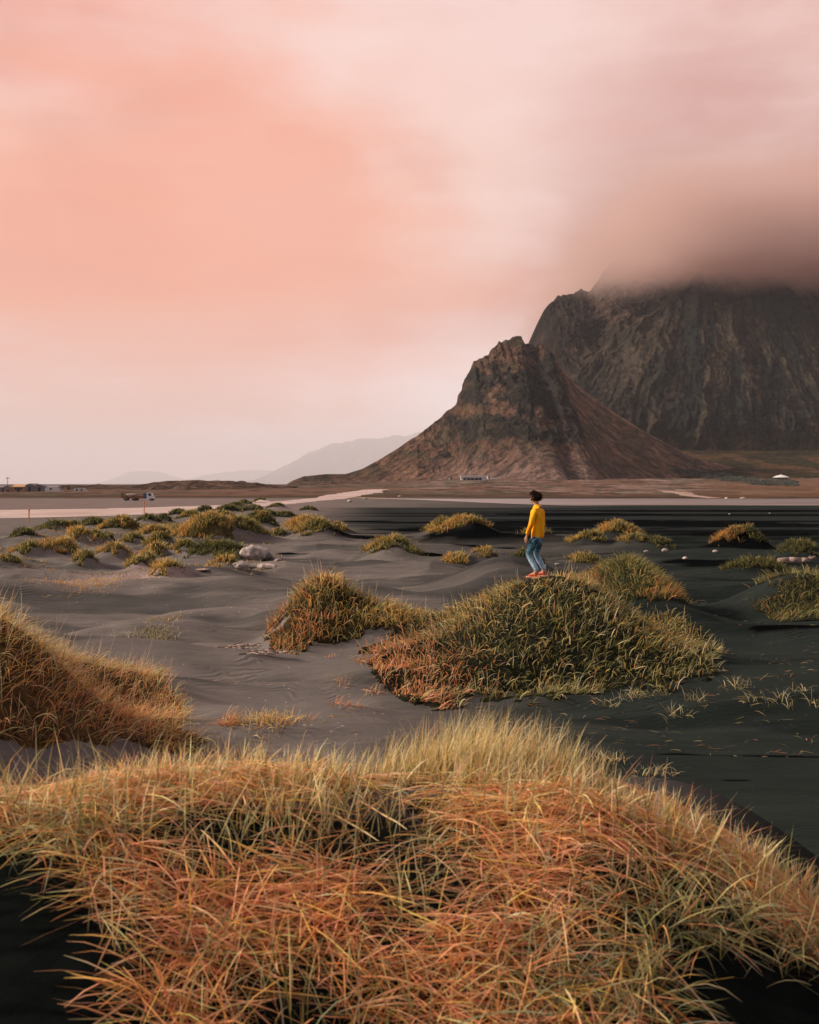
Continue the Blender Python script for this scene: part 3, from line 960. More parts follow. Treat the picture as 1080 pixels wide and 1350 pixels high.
# ------------------------------------------------------------------ grass
def proj(x, y, z):
    y = np.maximum(y, 0.5)
    return 540 + F * x / y, HOR - F * (z - EYE) / y


def inpoly(px, py, poly):
    inside = np.zeros(px.shape, bool)
    n_ = len(poly)
    for i in range(n_):
        x1, y1 = poly[i]
        x2, y2 = poly[(i + 1) % n_]
        if y1 == y2:
            continue
        cond = ((y1 > py) != (y2 > py)) & (px < (x2 - x1) * (py - y1) / (y2 - y1) + x1)
        inside ^= cond
    return inside


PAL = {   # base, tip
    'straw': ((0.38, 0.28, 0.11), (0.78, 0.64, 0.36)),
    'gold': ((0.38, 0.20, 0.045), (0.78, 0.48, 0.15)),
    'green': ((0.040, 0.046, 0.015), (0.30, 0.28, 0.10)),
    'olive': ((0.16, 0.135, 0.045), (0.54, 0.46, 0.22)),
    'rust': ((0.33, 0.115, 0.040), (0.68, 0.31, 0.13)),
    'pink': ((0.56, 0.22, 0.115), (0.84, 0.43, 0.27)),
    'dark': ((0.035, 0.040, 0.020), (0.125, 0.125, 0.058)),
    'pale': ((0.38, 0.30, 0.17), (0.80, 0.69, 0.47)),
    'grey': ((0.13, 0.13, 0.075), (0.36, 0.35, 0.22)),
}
PN = list(PAL)
PB = np.array([PAL[k][0] for k in PN])
PT = np.array([PAL[k][1] for k in PN])


def pick(weights):
    """weights: dict name -> (N,) array; returns base and tip colours with a little spread."""
    names = list(weights)
    Wt = np.stack([np.clip(weights[k], 0, None) + 1e-6 for k in names], 1)
    Wt = np.cumsum(Wt / Wt.sum(1, keepdims=True), 1)
    r = rng.random(len(Wt))[:, None]
    idx = np.minimum((r > Wt).sum(1), len(names) - 1)
    gi = np.array([PN.index(k) for k in names])[idx]
    v = np.exp(rng.normal(0, 0.22, (len(gi), 1)))
    hue = 1 + rng.normal(0, 0.06, (len(gi), 3))
    return PB[gi] * v * hue, PT[gi] * v * hue


class Blades:
    def __init__(s):
        s.V, s.Q, s.Cc, s.n = [], [], [], 0

    def add(s, P, L, w, az, tilt, curl, cb, ct, segs=4, prof=0.75, twist=1.0):
        N = len(P)
        if N == 0:
            return
        t = np.linspace(0, 1, segs + 1)
        th = tilt[:, None] + curl[:, None] * (t[None, :-1] + 0.5 / segs) ** 1.4
        ds = (L / segs)[:, None]
        ax = np.cos(az)[:, None]
        ay = np.sin(az)[:, None]
        px = np.cumsum(np.sin(th) * ax * ds, 1)
        py = np.cumsum(np.sin(th) * ay * ds, 1)
        pz = np.cumsum(np.cos(th) * ds, 1)
        z0 = np.zeros((N, 1))
        X = P[:, 0:1] + np.concatenate([z0, px], 1)
        Y = P[:, 1:2] + np.concatenate([z0, py], 1)
        Z = P[:, 2:3] + np.concatenate([z0, pz], 1)
        thv = np.concatenate([th, th[:, -1:]], 1)
        tw = rng.uniform(-1.1, 1.1, (N, 1)) * twist
        # side vector turned out of the bending plane
        nx, ny, nz = np.cos(thv) * ax, np.cos(thv) * ay, -np.sin(thv)
        sx = -ay * np.cos(tw) + nx * np.sin(tw)
        sy = ax * np.cos(tw) + ny * np.sin(tw)
        sz = nz * np.sin(tw)
        wd = (w[:, None] * 0.5) * np.maximum((1 - t[None, :]) ** prof, 0.04) * (0.65 + 0.35 * np.sin(np.clip(t * 3.0, 0, 1.57)))[None, :]
        A = np.stack([X - sx * wd, Y - sy * wd, Z - sz * wd], 2)
        B = np.stack([X + sx * wd, Y + sy * wd, Z + sz * wd], 2)
        V = np.stack([A, B], 2).reshape(N, (segs + 1) * 2, 3)
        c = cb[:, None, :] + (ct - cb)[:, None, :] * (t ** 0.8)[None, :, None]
        c = np.repeat(c, 2, 1)
        base = s.n + np.arange(N)[:, None] * (segs + 1) * 2
        q = []
        for k in range(segs):
            q.append(np.stack([base + 2 * k, base + 2 * k + 1, base + 2 * k + 3, base + 2 * k + 2], 2))
        s.V.append(V.reshape(-1, 3))
        s.Cc.append(c.reshape(-1, 3))
        s.Q.append(np.concatenate(q, 1).reshape(-1, 4))
        s.n += N * (segs + 1) * 2

    def strands(s, P, L, w, az, lift, cb, ct, segs=4, arch=0.02, bendy=0.5):
        """Dead stalks lying on the slope, following the ground."""
        N = len(P)
        t = np.linspace(0, 1, segs + 1)
        a = az[:, None] + rng.normal(0, bendy, (N, 1)) * t[None, :-1]
        ds = (L / segs)[:, None]
        z0 = np.zeros((N, 1))
        X = P[:, 0:1] + np.concatenate([z0, np.cumsum(np.cos(a) * ds, 1)], 1)
        Y = P[:, 1:2] + np.concatenate([z0, np.cumsum(np.sin(a) * ds, 1)], 1)
        slope = rng.normal(0, 0.10, (N, 1)) * L[:, None]
        Z = H(X, Y) + lift[:, None] + arch * np.sin(t * math.pi)[None, :] * rng.uniform(0, 2.5, (N, 1)) + slope * (t - 0.3)[None, :]
        Z = np.maximum(Z, H(X, Y) + 0.004)
        ae = np.concatenate([a, a[:, -1:]], 1)
        tw = rng.uniform(-0.9, 0.9, (N, 1))
        sx, sy, sz = -np.sin(ae) * np.cos(tw), np.cos(ae) * np.cos(tw), np.sin(tw) + 0 * ae
        wd = (w[:, None] * 0.5) * np.array([0.7] + [1.0] * (segs - 1) + [0.25])[None, :]
        A = np.stack([X - sx * wd, Y - sy * wd, Z - sz * wd], 2)
        B = np.stack([X + sx * wd, Y + sy * wd, Z + sz * wd], 2)
        V = np.stack([A, B], 2).reshape(N, (segs + 1) * 2, 3)
        c = np.repeat(cb[:, None, :] + (ct - cb)[:, None, :] * t[None, :, None], 2, 1)
        base = s.n + np.arange(N)[:, None] * (segs + 1) * 2
        q = [np.stack([base + 2 * k, base + 2 * k + 1, base + 2 * k + 3, base + 2 * k + 2], 2) for k in range(segs)]
        s.V.append(V.reshape(-1, 3))
        s.Cc.append(c.reshape(-1, 3))
        s.Q.append(np.concatenate(q, 1).reshape(-1, 4))
        s.n += N * (segs + 1) * 2

    def link(s, name, parent=None, origin=None):
        V = np.concatenate(s.V)
        if origin is not None:
            V = V - np.array(origin)
        me = npmesh(name, V, np.concatenate(s.Q), np.clip(np.concatenate(s.Cc), 0.005, 0.85), smooth=True)
        return link(name, me, M_GRASS, parent)


def grad(x, y, e=0.12):
    return (H(x + e, y, False) - H(x - e, y, False)) / (2 * e), (H(x, y + e, False) - H(x, y - e, False)) / (2 * e)


def turf(parent, origin, x0, x1, y0, y1, maskf, colr, thick=0.05, nx=70, ny=70, name='thatch'):
    """A dense mat of dead leaves and roots hugging the mound, sinking into the sand at its ragged rim."""
    xs, ys = np.linspace(x0, x1, nx), np.linspace(y0, y1, ny)
    X, Y = np.meshgrid(xs, ys)
    m = maskf(X, Y)
    rough = fbm(X * 9, Y * 9, 3, 70)
    Z = H(X, Y) + thick * (np.clip(m, -1, 1)) * (1 + 0.8 * rough) - 0.004
    me = gridmesh(name, X - origin[0], Y - origin[1], Z - origin[2], np.broadcast_to(np.array(colr), X.shape + (3,)) * (1 + 0.5 * rough)[..., None])
    return link(name, me, M_TURF, parent)


TONES = {
    'gold': dict(gold=0.42, olive=0.22, green=0.2, rust=0.08, straw=0.08),
    'green': dict(green=0.5, olive=0.27, gold=0.13, dark=0.1),
    'dark': dict(dark=0.55, green=0.35, olive=0.10),
    'rust': dict(rust=0.35, green=0.3, gold=0.25, olive=0.1),
}

# one hummock at a time: mat of thatch below, blades above
for (cx, cy, h, sx, sy), tone, lab in HUMINFO:
    z0 = float(H(cx + 0.0, cy - sy * 1.9))
    root = empty('grass_hummock', (cx, cy, z0))
    tag(root, lab, 'grass hummock', 'grass hummocks scattered over the black sand')
    sd_ = int(abs(cx * 37 + cy * 11)) % 997

    def mk(X, Y, cx=cx, cy=cy, sx=sx, sy=sy, sd_=sd_):
        u, v = (X - cx) / sx, (Y - cy) / sy
        r = np.sqrt((u + 0.15) ** 2 + v * v)
        return 1.2 - r + 1.15 * fbm(X / sx * 1.8, Y / sy * 1.8, 4, sd_)
    tcol = {'gold': (0.10, 0.07, 0.025), 'green': (0.055, 0.052, 0.02), 'dark': (0.03, 0.033, 0.017), 'rust': (0.10, 0.05, 0.022)}[tone]
    turf(root, (cx, cy, z0), cx - 2.3 * sx, cx + 2.3 * sx, cy - 2.3 * sy, cy + 2.3 * sy, mk, tcol, thick=0.05 + 0.0006 * cy, nx=40, ny=40)
    dist = cy
    wpx = 0.9 * dist / F * 1.7                      # blades a good pixel wide
    N = int(np.clip(5200 * sx * sy / (wpx * 55 * 0.5) * 0.55, 350, 2600))
    a = rng.uniform(-2, 2, (N * 4, 2))
    X, Y = cx + a[:, 0] * sx, cy + a[:, 1] * sy
    m = mk(X, Y)
    ok = m + 0.25 * rng.random(len(m)) > 0.12
    X, Y, m = X[ok][:N], Y[ok][:N], m[ok][:N]
    n_ = len(X)
    gx, gy = grad(X, Y)
    az = np.arctan2(-gy * 1.2 - 0.1, -gx * 1.2 + 0.15) + rng.normal(0, 0.9, n_)
    L = rng.uniform(0.12, 0.36, n_) * (0.75 + 0.35 * min(1.5, h)) * (0.6 + 0.8 * vn(X * 3.0, Y * 3.0, 4))
    w = wpx * rng.uniform(0.55, 1.15, n_)
    side = sst((X - cx) / sx * -1.0 + 0.5 * fbm(X / sx * 2, Y / sy * 2, 2, sd_ + 5) - 0.2 + 0.4 * sst((Y - cy) / sy, -0.8, 0.4), -0.3, 0.8)
    wts = {}
    for k in PN:
        wts[k] = np.full(n_, TONES[tone].get(k, 0.0))
    wts['gold'] = wts['gold'] + 0.55 * side * (tone != 'dark')
    wts['green'] = wts['green'] + 0.45 * (1 - side)
    wts['dark'] = wts['dark'] + 0.25 * (1 - side)
    cb, ct = pick(wts)
    B = Blades()
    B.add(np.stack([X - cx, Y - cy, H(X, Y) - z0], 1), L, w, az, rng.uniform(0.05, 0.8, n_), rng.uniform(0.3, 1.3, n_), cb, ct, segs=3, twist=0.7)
    B.link('grass', root)


TROD = (2.49, 23.0)


def dune_grass(name, label, cat, box, maskf, N, Lr, wr, zones, tcol, tilt=(0.05, 0.9), curl=(0.4, 1.5), group=None, kind=None, stalks=0, tres=(150, 120), thick=0.05, segs=4, wind=(0.2, -0.1), clump=0.0, downhill=1.6):
    x0, x1, y0, y1 = box
    cx, cy = (x0 + x1) / 2, (y0 + y1) / 2
    z0 = float(H(cx, cy)) - 0.3
    root = empty(name, (cx, cy, z0))
    tag(root, label, cat, group, kind)
    turf(root, (cx, cy, z0), x0, x1, y0, y1, maskf, tcol, thick, tres[0], tres[1])
    k = 6
    X = rng.uniform(x0, x1, N * k)
    Y = rng.uniform(y0, y1, N * k)
    m = maskf(X, Y)
    cl = fbm(X * 3.1, Y * 3.1, 3, 88) * clump
    ok = m + cl + 0.22 * rng.random(len(m)) > 0.10
    X, Y, m = X[ok][:N], Y[ok][:N], m[ok][:N]
    n_ = len(X)
    Z = H(X, Y)
    gx, gy = grad(X, Y)
    az = np.arctan2(-gy * downhill + wind[1], -gx * downhill + wind[0]) + rng.normal(0, 0.95, n_)
    L = rng.uniform(Lr[0], Lr[1], n_) * (0.65 + 0.35 * np.clip(m * 2, 0, 1)) * (0.8 + 0.4 * vn(X * 2, Y * 2, 12))
    L = L * (1 - 0.88 * np.exp(-((X - TROD[0]) / 0.42) ** 4 - ((Y - TROD[1]) / 0.75) ** 4))
    w = rng.uniform(wr[0], wr[1], n_)
    ppx, ppy = proj(X, Y, Z)
    cb, ct = pick(zones(ppx, ppy, X, Y))
    B = Blades()
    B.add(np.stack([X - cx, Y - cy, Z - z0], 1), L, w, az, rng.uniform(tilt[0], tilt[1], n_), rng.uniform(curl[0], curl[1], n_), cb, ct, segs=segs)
    if stalks:
        i = rng.choice(n_, stalks, replace=False)
        cb, ct = pick({'pale': np.ones(stalks), 'pink': np.ones(stalks) * 0.5})
        B.add(np.stack([X[i] - cx, Y[i] - cy, Z[i] - z0], 1), L[i] * rng.uniform(1.2, 1.9, stalks), w[i] * 0.35, az[i], rng.uniform(0, 0.35, stalks), rng.uniform(0, 0.4, stalks), cb, ct, segs=4, prof=0.3)
    B.link('grass', root)
    return root


def polymask(poly, crest_y, back=2.2, soft=0.25, nseed=5, bx=None):
    """Where the ground is grassed: inside the outline on the near side, and over the crest beyond."""
    def f(X, Y):
        Z = H(X, Y)
        ax, ay = proj(X, Y, Z)
        nz = fbm(X * 1.7, Y * 1.7, 4, nseed)
        w = 22 * nz + 12 * fbm(X * 5, Y * 5, 2, nseed + 1)
        ins = inpoly(ax + w, ay + w * 0.6, poly)
        xs_ = [p[0] for p in poly]
        l, r = (min(xs_) - 540) / F * crest_y, (max(xs_) - 540) / F * crest_y
        mid, hw = (l + r) / 2, (r - l) / 2
        e = 1 - ((X - mid) / hw) ** 2 - (np.clip(Y - crest_y, 0, None) / back) ** 2
        bk_ = (Y > crest_y) & (e + 0.3 * nz > 0.1)
        return np.where(ins | bk_, 0.55 + 0.5 * nz, -0.5)
    return f


def gz(px, py, cx, cy, rx, ry):
    return np.exp(-((px - cx) / rx) ** 2 - ((py - cy) / ry) ** 2)


# the dune the person stands on
P_MAIN = [(478, 872), (505, 905), (540, 930), (580, 938), (640, 922), (700, 915), (735, 926), (790, 915), (860, 905), (930, 898), (950, 872), (930, 840), (890, 812), (850, 794), (795, 775), (757, 757), (738, 735), (700, 720), (650, 725), (600, 750), (556, 785), (520, 818), (500, 842)]


def z_main(px, py, X, Y):
    nz = fbm(X * 1.3, Y * 1.3, 3, 15)
    rust = gz(px, py, 545, 905, 75, 55) * 1.6 + gz(px, py, 500, 870, 45, 40)
    gold = gz(px, py, 600, 800, 75, 30) * 1.0 + gz(px, py, 700, 762, 90, 10) * 1.0 + gz(px, py, 880, 815, 60, 30) * 0.9 + np.clip(nz, 0, 1) * 0.5
    green = 0.55 + 0.6 * gz(px, py, 730, 840, 130, 70) - rust * 0.5
    return dict(rust=rust * 0.7, pink=rust * 0.5, gold=gold, olive=0.35 + gold * 0.3, straw=0.12 + gold * 0.3, green=green, dark=green * 0.5, pale=0.06 + 0 * px)


dune_grass('grassy_dune', 'largest grass covered dune, the one the person in yellow stands on', 'grassy dune', (-1.6, 6.2, 17.0, 26.5), polymask(P_MAIN, 23.2, 2.6), 12500, (0.13, 0.34), (0.012, 0.030), z_main, (0.020, 0.022, 0.011), tilt=(0.1, 1.1), curl=(0.3, 1.6), stalks=350, tres=(200, 200), clump=0.5, group='grass covered dunes of the middle ground')

P_LEFT = [(366, 800), (352, 838), (360, 862), (400, 862), (440, 846), (500, 828), (540, 822), (600, 800), (600, 770), (545, 772), (500, 762), (462, 768), (440, 752), (412, 750), (385, 770), (362, 795)]


def z_left(px, py, X, Y):
    rust = gz(px, py, 385, 835, 45, 30) * 1.7 + gz(px, py, 410, 768, 35, 15) * 0.7
    gold = gz(px, py, 520, 805, 60, 22) * 1.4 + gz(px, py, 420, 770, 50, 18)
    green = 0.4 + gz(px, py, 470, 795, 45, 25)
    return dict(rust=rust, gold=gold + 0.15, olive=0.3 + gold * 0.3, green=green, dark=green * 0.3, straw=gold * 0.25, pink=rust * 0.3)


dune_grass('grassy_dune', 'grassy dune with a rust red left end, next to the large dune under the person', 'grassy dune', (-3.3, 1.5, 21.6, 27.0), polymask(P_LEFT, 24.9, 1.4, nseed=9), 4600, (0.16, 0.36), (0.012, 0.027), z_left, (0.040, 0.030, 0.012), stalks=120, tres=(130, 120), clump=0.4, group='grass covered dunes of the middle ground')

P_RH = [(768, 775), (790, 800), (850, 800), (900, 790), (905, 768), (872, 758), (858, 742), (838, 725), (815, 724), (790, 742), (760, 760)]


def z_rh(px, py, X, Y):
    rust = gz(px, py, 775, 770, 22, 14) * 1.3 + gz(px, py, 880, 785, 30, 12)
    return dict(rust=rust, green=0.8 + 0 * px, olive=0.35 + 0 * px, dark=0.35 + 0 * px, gold=rust * 0.4 + 0.08)


dune_grass('grassy_dune', 'dark green rounded dune head just right of the person, behind the large dune', 'grassy dune', (3.9, 8.2, 26.0, 32.5), polymask(P_RH, 30.2, 1.8, nseed=14), 4200, (0.16, 0.34), (0.014, 0.028), z_rh, (0.032, 0.034, 0.016), tres=(110, 120), clump=0.3, group='grass covered dunes of the middle ground')

P_RE = [(992, 800), (1010, 815), (1060, 822), (1150, 826), (1200, 815), (1180, 780), (1120, 760), (1080, 752), (1045, 768), (1010, 784)]
dune_grass('grassy_dune', 'dark grassy dune cut off by the right edge of the photo', 'grassy dune', (8.0, 13.0, 27.6, 33.0), polymask(P_RE, 30.8, 1.5, nseed=19), 3600, (0.18, 0.36), (0.014, 0.028), lambda px, py, X, Y: dict(green=0.8 + 0 * px, olive=0.3 + 0 * px, dark=0.5 + 0 * px, rust=gz(px, py, 1000, 800, 20, 14), gold=0.1 + 0 * px), (0.028, 0.030, 0.015), tres=(110, 120), clump=0.3, group='grass covered dunes of the middle ground')

# left foreground dune
P_LF = [(-260, 770), (-260, 1000), (0, 978), (60, 985), (140, 985), (215, 972), (240, 940), (215, 890), (190, 850), (170, 830), (150, 790), (120, 760), (60, 740), (0, 740)]


def z_lf(px, py, X, Y):
    rust = gz(px, py, 60, 925, 150, 45) * 1.5 + gz(px, py, 180, 955, 50, 25) + 0.6 * gz(px, py, -100, 930, 120, 60)
    gold = gz(px, py, 60, 860, 110, 50) * 1.1 + 0.25
    return dict(rust=rust * 0.7, pink=rust * 0.5, gold=gold * 1.3 + 0.2 * rust, straw=gold * 0.9, olive=0.3 + 0 * px, green=0.25 - 0.15 * rust, pale=gold * 0.5)


dune_grass('grassy_dune', 'steep grassy dune with rust orange flank, cut off by the left photo edge', 'grassy dune', (-9.5, -2.2, 11.2, 20.0), polymask(P_LF, 13.9, 5.0, nseed=23), 15000, (0.16, 0.42), (0.007, 0.017), z_lf, (0.14, 0.075, 0.032), stalks=700, tilt=(0.05, 1.25), curl=(0.2, 1.9), downhill=0.9, tres=(170, 170), clump=0.4, wind=(0.5, -0.1), group='grass covered dunes of the middle ground')

# small separate tufts on the slopes between the dunes
def sprig(px, py, hwpx, n_, wts, label, L=(0.1, 0.28), y=None, group=None, wmm=(0.008, 0.016), name='grass_tuft', kind=None):
    x, y, z = HP(px, py, y)
    # find the ground point that projects to this pixel
    yy = np.linspace(3.5, 80, 4000)
    xx = (px - 540) / F * yy
    pr = proj(xx, yy, H(xx, yy))[1]
    hit = np.where(pr <= py)[0]
    y = yy[hit[0]] if len(hit) else y
    x = (px - 540) / F * y
    z = float(H(x, y))
    hw = hwpx / F * y
    X = x + rng.normal(0, hw * 0.55, n_)
    Y = y + rng.normal(0, hw * 0.35 + 0.03, n_)
    cb, ct = pick({k: np.full(n_, v) for k, v in wts.items()})
    B = Blades()
    B.add(np.stack([X - x, Y - y, H(X, Y) - z - 0.01], 1), rng.uniform(L[0], L[1], n_), rng.uniform(wmm[0], wmm[1], n_), rng.uniform(0, 6.28, n_), rng.uniform(0.1, 1.2, n_), rng.uniform(0.2, 1.6, n_), cb, ct)
    o = B.link(name)
    o.location = (x, y, z)
    tag(o, label, 'grass tuft' if not kind else 'grass', group, kind)
    return o


sprig(200, 842, 34, 260, dict(olive=1, pale=0.5, green=0.5), 'wispy grass fringe on the shaded face of a low dune near the left', (0.12, 0.3))
sprig(215, 818, 26, 150, dict(gold=1, olive=0.6), 'thin golden grass edge on top of the low dune above the wispy fringe', (0.06, 0.14))
sprig(350, 952, 46, 420, dict(straw=1, gold=0.6, olive=0.4, pink=0.3), 'straw coloured grass patch on the low sand ridge left of centre', (0.10, 0.26), name='sparse_grass', kind='stuff')
sprig(302, 955, 10, 60, dict(pink=1, rust=1), 'small pink stalked tuft at the left end of the straw coloured patch', (0.15, 0.34))
sprig(100, 772, 55, 420, dict(gold=1, olive=0.5, rust=0.3), 'golden ground hugging grass strip by the pebbly patch behind the left grassy dune', (0.08, 0.2), name='sparse_grass', kind='stuff')
sprig(135, 766, 40, 260, dict(gold=1, olive=0.5, rust=0.3), 'golden grass strip on the sand ridge behind the wispy fringe', (0.08, 0.2), name='sparse_grass', kind='stuff')
sprig(450, 900, 16, 34, dict(pink=1, rust=0.6), 'pink uprooted tuft between the two grassy dunes, upper left of four', (0.08, 0.2))
sprig(478, 872, 14, 50, dict(rust=1, gold=0.6), 'rusty tuft closest to the left flank of the largest grassy dune', (0.1, 0.24))
sprig(492, 915, 13, 34, dict(pink=1, straw=0.6), 'thin pinkish tuft lying below the left flank of the largest grassy dune', (0.1, 0.26))
sprig(455, 930, 22, 50, dict(pink=1, rust=1), 'sprawling pink tuft nearest the camera among those beside the largest dune', (0.08, 0.24))
sprig(436, 866, 8, 20, dict(pink=1, gold=1), 'tiny orange tuft on bare sand below the rust ended dune', (0.06, 0.14))
gsp = 'pale sprigs poking out of the black sand right of the largest dune'
lsp_ = {
    (905, 890): 'broad pale sprig touching the lower right rim of the largest dune',
    (938, 880): 'pale sprig at the rightmost tip of the largest dune, upper of its row',
    (870, 915): 'pale sprig on black sand below the lower right rim of the largest dune',
    (975, 905): 'thick forked pale sprig in the middle of the row on black sand',
    (990, 925): 'small pale sprig right under the thick forked one',
    (1030, 925): 'wide low pale sprig near the right end of the row',
    (1052, 912): 'thin upright pale sprig above the wide low one near the right edge',
    (918, 925): 'pale sprig below the broad one at the dune rim',
    (965, 905): 'tiny pale sprig close left of the thick forked one',
    (1075, 930): 'pale sprig cut by the right edge of the photo',
    (885, 945): 'isolated curled sprig on bare black sand, lowest and leftmost of its row',
    (905, 946): 'tiny sprig beside the isolated curled one on bare black sand',
    (800, 930): 'pale sprig just below the bottom rim of the largest dune',
    (840, 920): 'bushy pale sprig at the bottom right rim of the largest dune',
}
for (a, b, hw, k) in [(905, 890, 18, 40), (938, 880, 15, 30), (870, 915, 15, 26), (975, 905, 16, 36), (990, 925, 9, 16), (1030, 925, 22, 36), (1052, 912, 10, 16), (918, 925, 14, 22), (965, 905, 9, 16), (1075, 930, 10, 14), (885, 945, 10, 22), (905, 946, 7, 10), (800, 930, 14, 26), (840, 920, 16, 34)]:
    sprig(a, b, hw, k, dict(pale=1, olive=1, grey=0.6), lsp_[(a, b)], (0.12, 0.30), group=gsp)
sprig(860, 1020, 30, 60, dict(pale=1, straw=1), 'row of pale upright blades on the bare shoulder right of the foreground grass', (0.08, 0.20), wmm=(0.005, 0.009))
sprig(805, 1003, 26, 70, dict(pale=1, straw=1, gold=0.5), 'short golden blades where the foreground grass thins out on its bare shoulder', (0.08, 0.2), wmm=(0.005, 0.009))

# ------------------------------------------------------------------ the foreground dune: standing blades over a mat of dead stalks
root = empty('foreground_grass', (0, 5, 1.6))
tag(root, 'tangled straw and salmon pink dead grass covering the foreground dune', 'grass', kind='stuff')
ORG = np.array([0, 5, 1.6])


def fg_low(X):
    """lower rim of the mat, as a world depth"""
    return 4.35 - 1.35 * sst(X, -1.45, -0.75) + 0.55 * sst(X, 0.75, 1.15)


def fgmask(X, Y):
    nz = fbm(X * 2.2, Y * 2.2, 4, 61)
    lo = np.interp(X, [-4, -1.75, -1.35, -1.0, -0.75, 0.7, 0.95, 1.3, 1.75, 3.2], [4.75, 4.72, 4.5, 4.05, 3.5, 3.45, 4.15, 4.38, 4.6, 4.85])
    hi = np.interp(X, [-4, 0, 0.8, 1.2, 3], [6.1, 6.2, 6.1, 5.8, 6.2])
    e = np.minimum((Y - lo) / 0.25, (hi - Y) / 0.35) + 0.9 * nz
    return np.clip(e, -1, 1)


turf(root, ORG, -3.4, 3.4, 3.0, 6.8, lambda X, Y: np.where(fgmask(X, Y) > 0, 1, -1) * (0.4 + 0.6 * sst(fbm(X * 3, Y * 3, 3, 5), -0.25, 0.1)) - 0.75 * sst(fbm(X * 2.6, Y * 2.6, 3, 66), 0.05, 0.25), (0.010, 0.008, 0.006), 0.012, 300, 200)  # near-black mat colour: shade between the stalks painted in

B = Blades()
# dead stalks
N = 16500
X = rng.uniform(-3.0, 3.0, N * 4)
Y = rng.uniform(3.05, 6.0, N * 4)
m = fgmask(X, Y)
hol = fbm(X * 2.6, Y * 2.6, 3, 66)
ok = (m + 0.3 * rng.random(len(m)) > 0.1) & (rng.random(len(m)) > 0.97 * sst(hol, -0.08, 0.12))
X, Y = X[ok][:N], Y[ok][:N]
n_ = len(X)
ppx, ppy = proj(X, Y, H(X, Y))
cr = sst(Y, 4.5, 5.0)
az = np.where(rng.random(n_) < 0.55, rng.normal(0.0, 0.45, n_), rng.uniform(0, 6.28, n_)) + 3.14 * (rng.random(n_) < 0.5)
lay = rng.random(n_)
pinkz = 0.75 + 0.5 * fbm(X * 1.5, Y * 1.5, 3, 67)
edge_g = np.clip(gz(ppx, ppy, 830, 1300, 120, 90) + gz(ppx, ppy, 40, 1130, 90, 60) + gz(ppx, ppy, 950, 1250, 120, 60), 0, 1)
cb, ct = pick(dict(pink=pinkz * (1 - 0.8 * edge_g), rust=0.45 * (1 - 0.6 * edge_g), gold=0.20 + 0.3 * cr, straw=0.06 + 0.35 * cr, olive=0.07 + 0.5 * edge_g, grey=0.04 + 0.7 * edge_g))
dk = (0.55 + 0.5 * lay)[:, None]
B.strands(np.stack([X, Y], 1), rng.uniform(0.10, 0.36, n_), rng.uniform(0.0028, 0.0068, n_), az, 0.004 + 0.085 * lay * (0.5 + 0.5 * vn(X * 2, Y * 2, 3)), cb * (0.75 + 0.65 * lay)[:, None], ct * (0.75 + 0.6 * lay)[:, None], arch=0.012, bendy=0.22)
# looser stalks that stick out of the mat
N = 3000
i = rng.choice(n_, N, replace=False)
cb, ct = pick(dict(pink=np.ones(N), rust=np.ones(N) * 0.6, straw=np.ones(N) * 0.35, olive=np.ones(N) * 0.3, gold=np.ones(N) * 0.3))
B.add(np.stack([X[i], Y[i], H(X[i], Y[i]) + 0.02], 1), rng.uniform(0.08, 0.30, N), rng.uniform(0.0025, 0.0055, N), rng.uniform(0, 6.28, N), rng.uniform(0.5, 1.5, N), rng.uniform(-0.2, 0.9, N), cb, ct, segs=3)
# green and straw blades rising out of the mat
N = 1100
X2 = rng.uniform(-2.6, 2.6, N * 5)
Y2 = rng.uniform(3.2, 5.1, N * 5)
m2_ = fgmask(X2, Y2) + 1.2 * fbm(X2 * 1.8, Y2 * 1.8, 3, 71)
ok = m2_ > 0.25
X2, Y2 = X2[ok][:N], Y2[ok][:N]
k_ = len(X2)
cb, ct = pick(dict(olive=np.ones(k_), grey=np.ones(k_) * 0.8, green=np.ones(k_) * 0.5, straw=np.ones(k_) * 0.5, gold=np.ones(k_) * 0.3))
B.add(np.stack([X2, Y2, H(X2, Y2)], 1), rng.uniform(0.12, 0.38, k_), rng.uniform(0.004, 0.009, k_), rng.uniform(0, 6.28, k_), rng.uniform(0.0, 0.7, k_), rng.uniform(0.0, 1.3, k_), cb, ct)
# drooping blades on the rims over the black sand
for (xa, xb, ya, yb, k_) in [(-2.2, -1.1, 4.25, 4.85, 650), (0.75, 1.9, 3.5, 4.6, 900), (1.5, 2.6, 4.2, 4.9, 500), (0.3, 1.3, 3.3, 4.0, 450)]:
    xq = rng.uniform(xa, xb, k_)
    yq = rng.uniform(ya, yb, k_)
    keep = fgmask(xq, yq) > -0.55
    xq, yq = xq[keep], yq[keep]
    k_ = len(xq)
    cb, ct = pick(dict(olive=np.ones(k_), grey=np.ones(k_) * 1.2, green=np.ones(k_), straw=np.ones(k_) * 0.3, rust=np.ones(k_) * 0.3))
    B.add(np.stack([xq, yq, H(xq, yq)], 1), rng.uniform(0.12, 0.36, k_), rng.uniform(0.003, 0.008, k_), rng.normal(-1.6, 0.9, k_), rng.uniform(0.2, 1.2, k_), rng.uniform(0.4, 1.5, k_), cb, ct, segs=5)
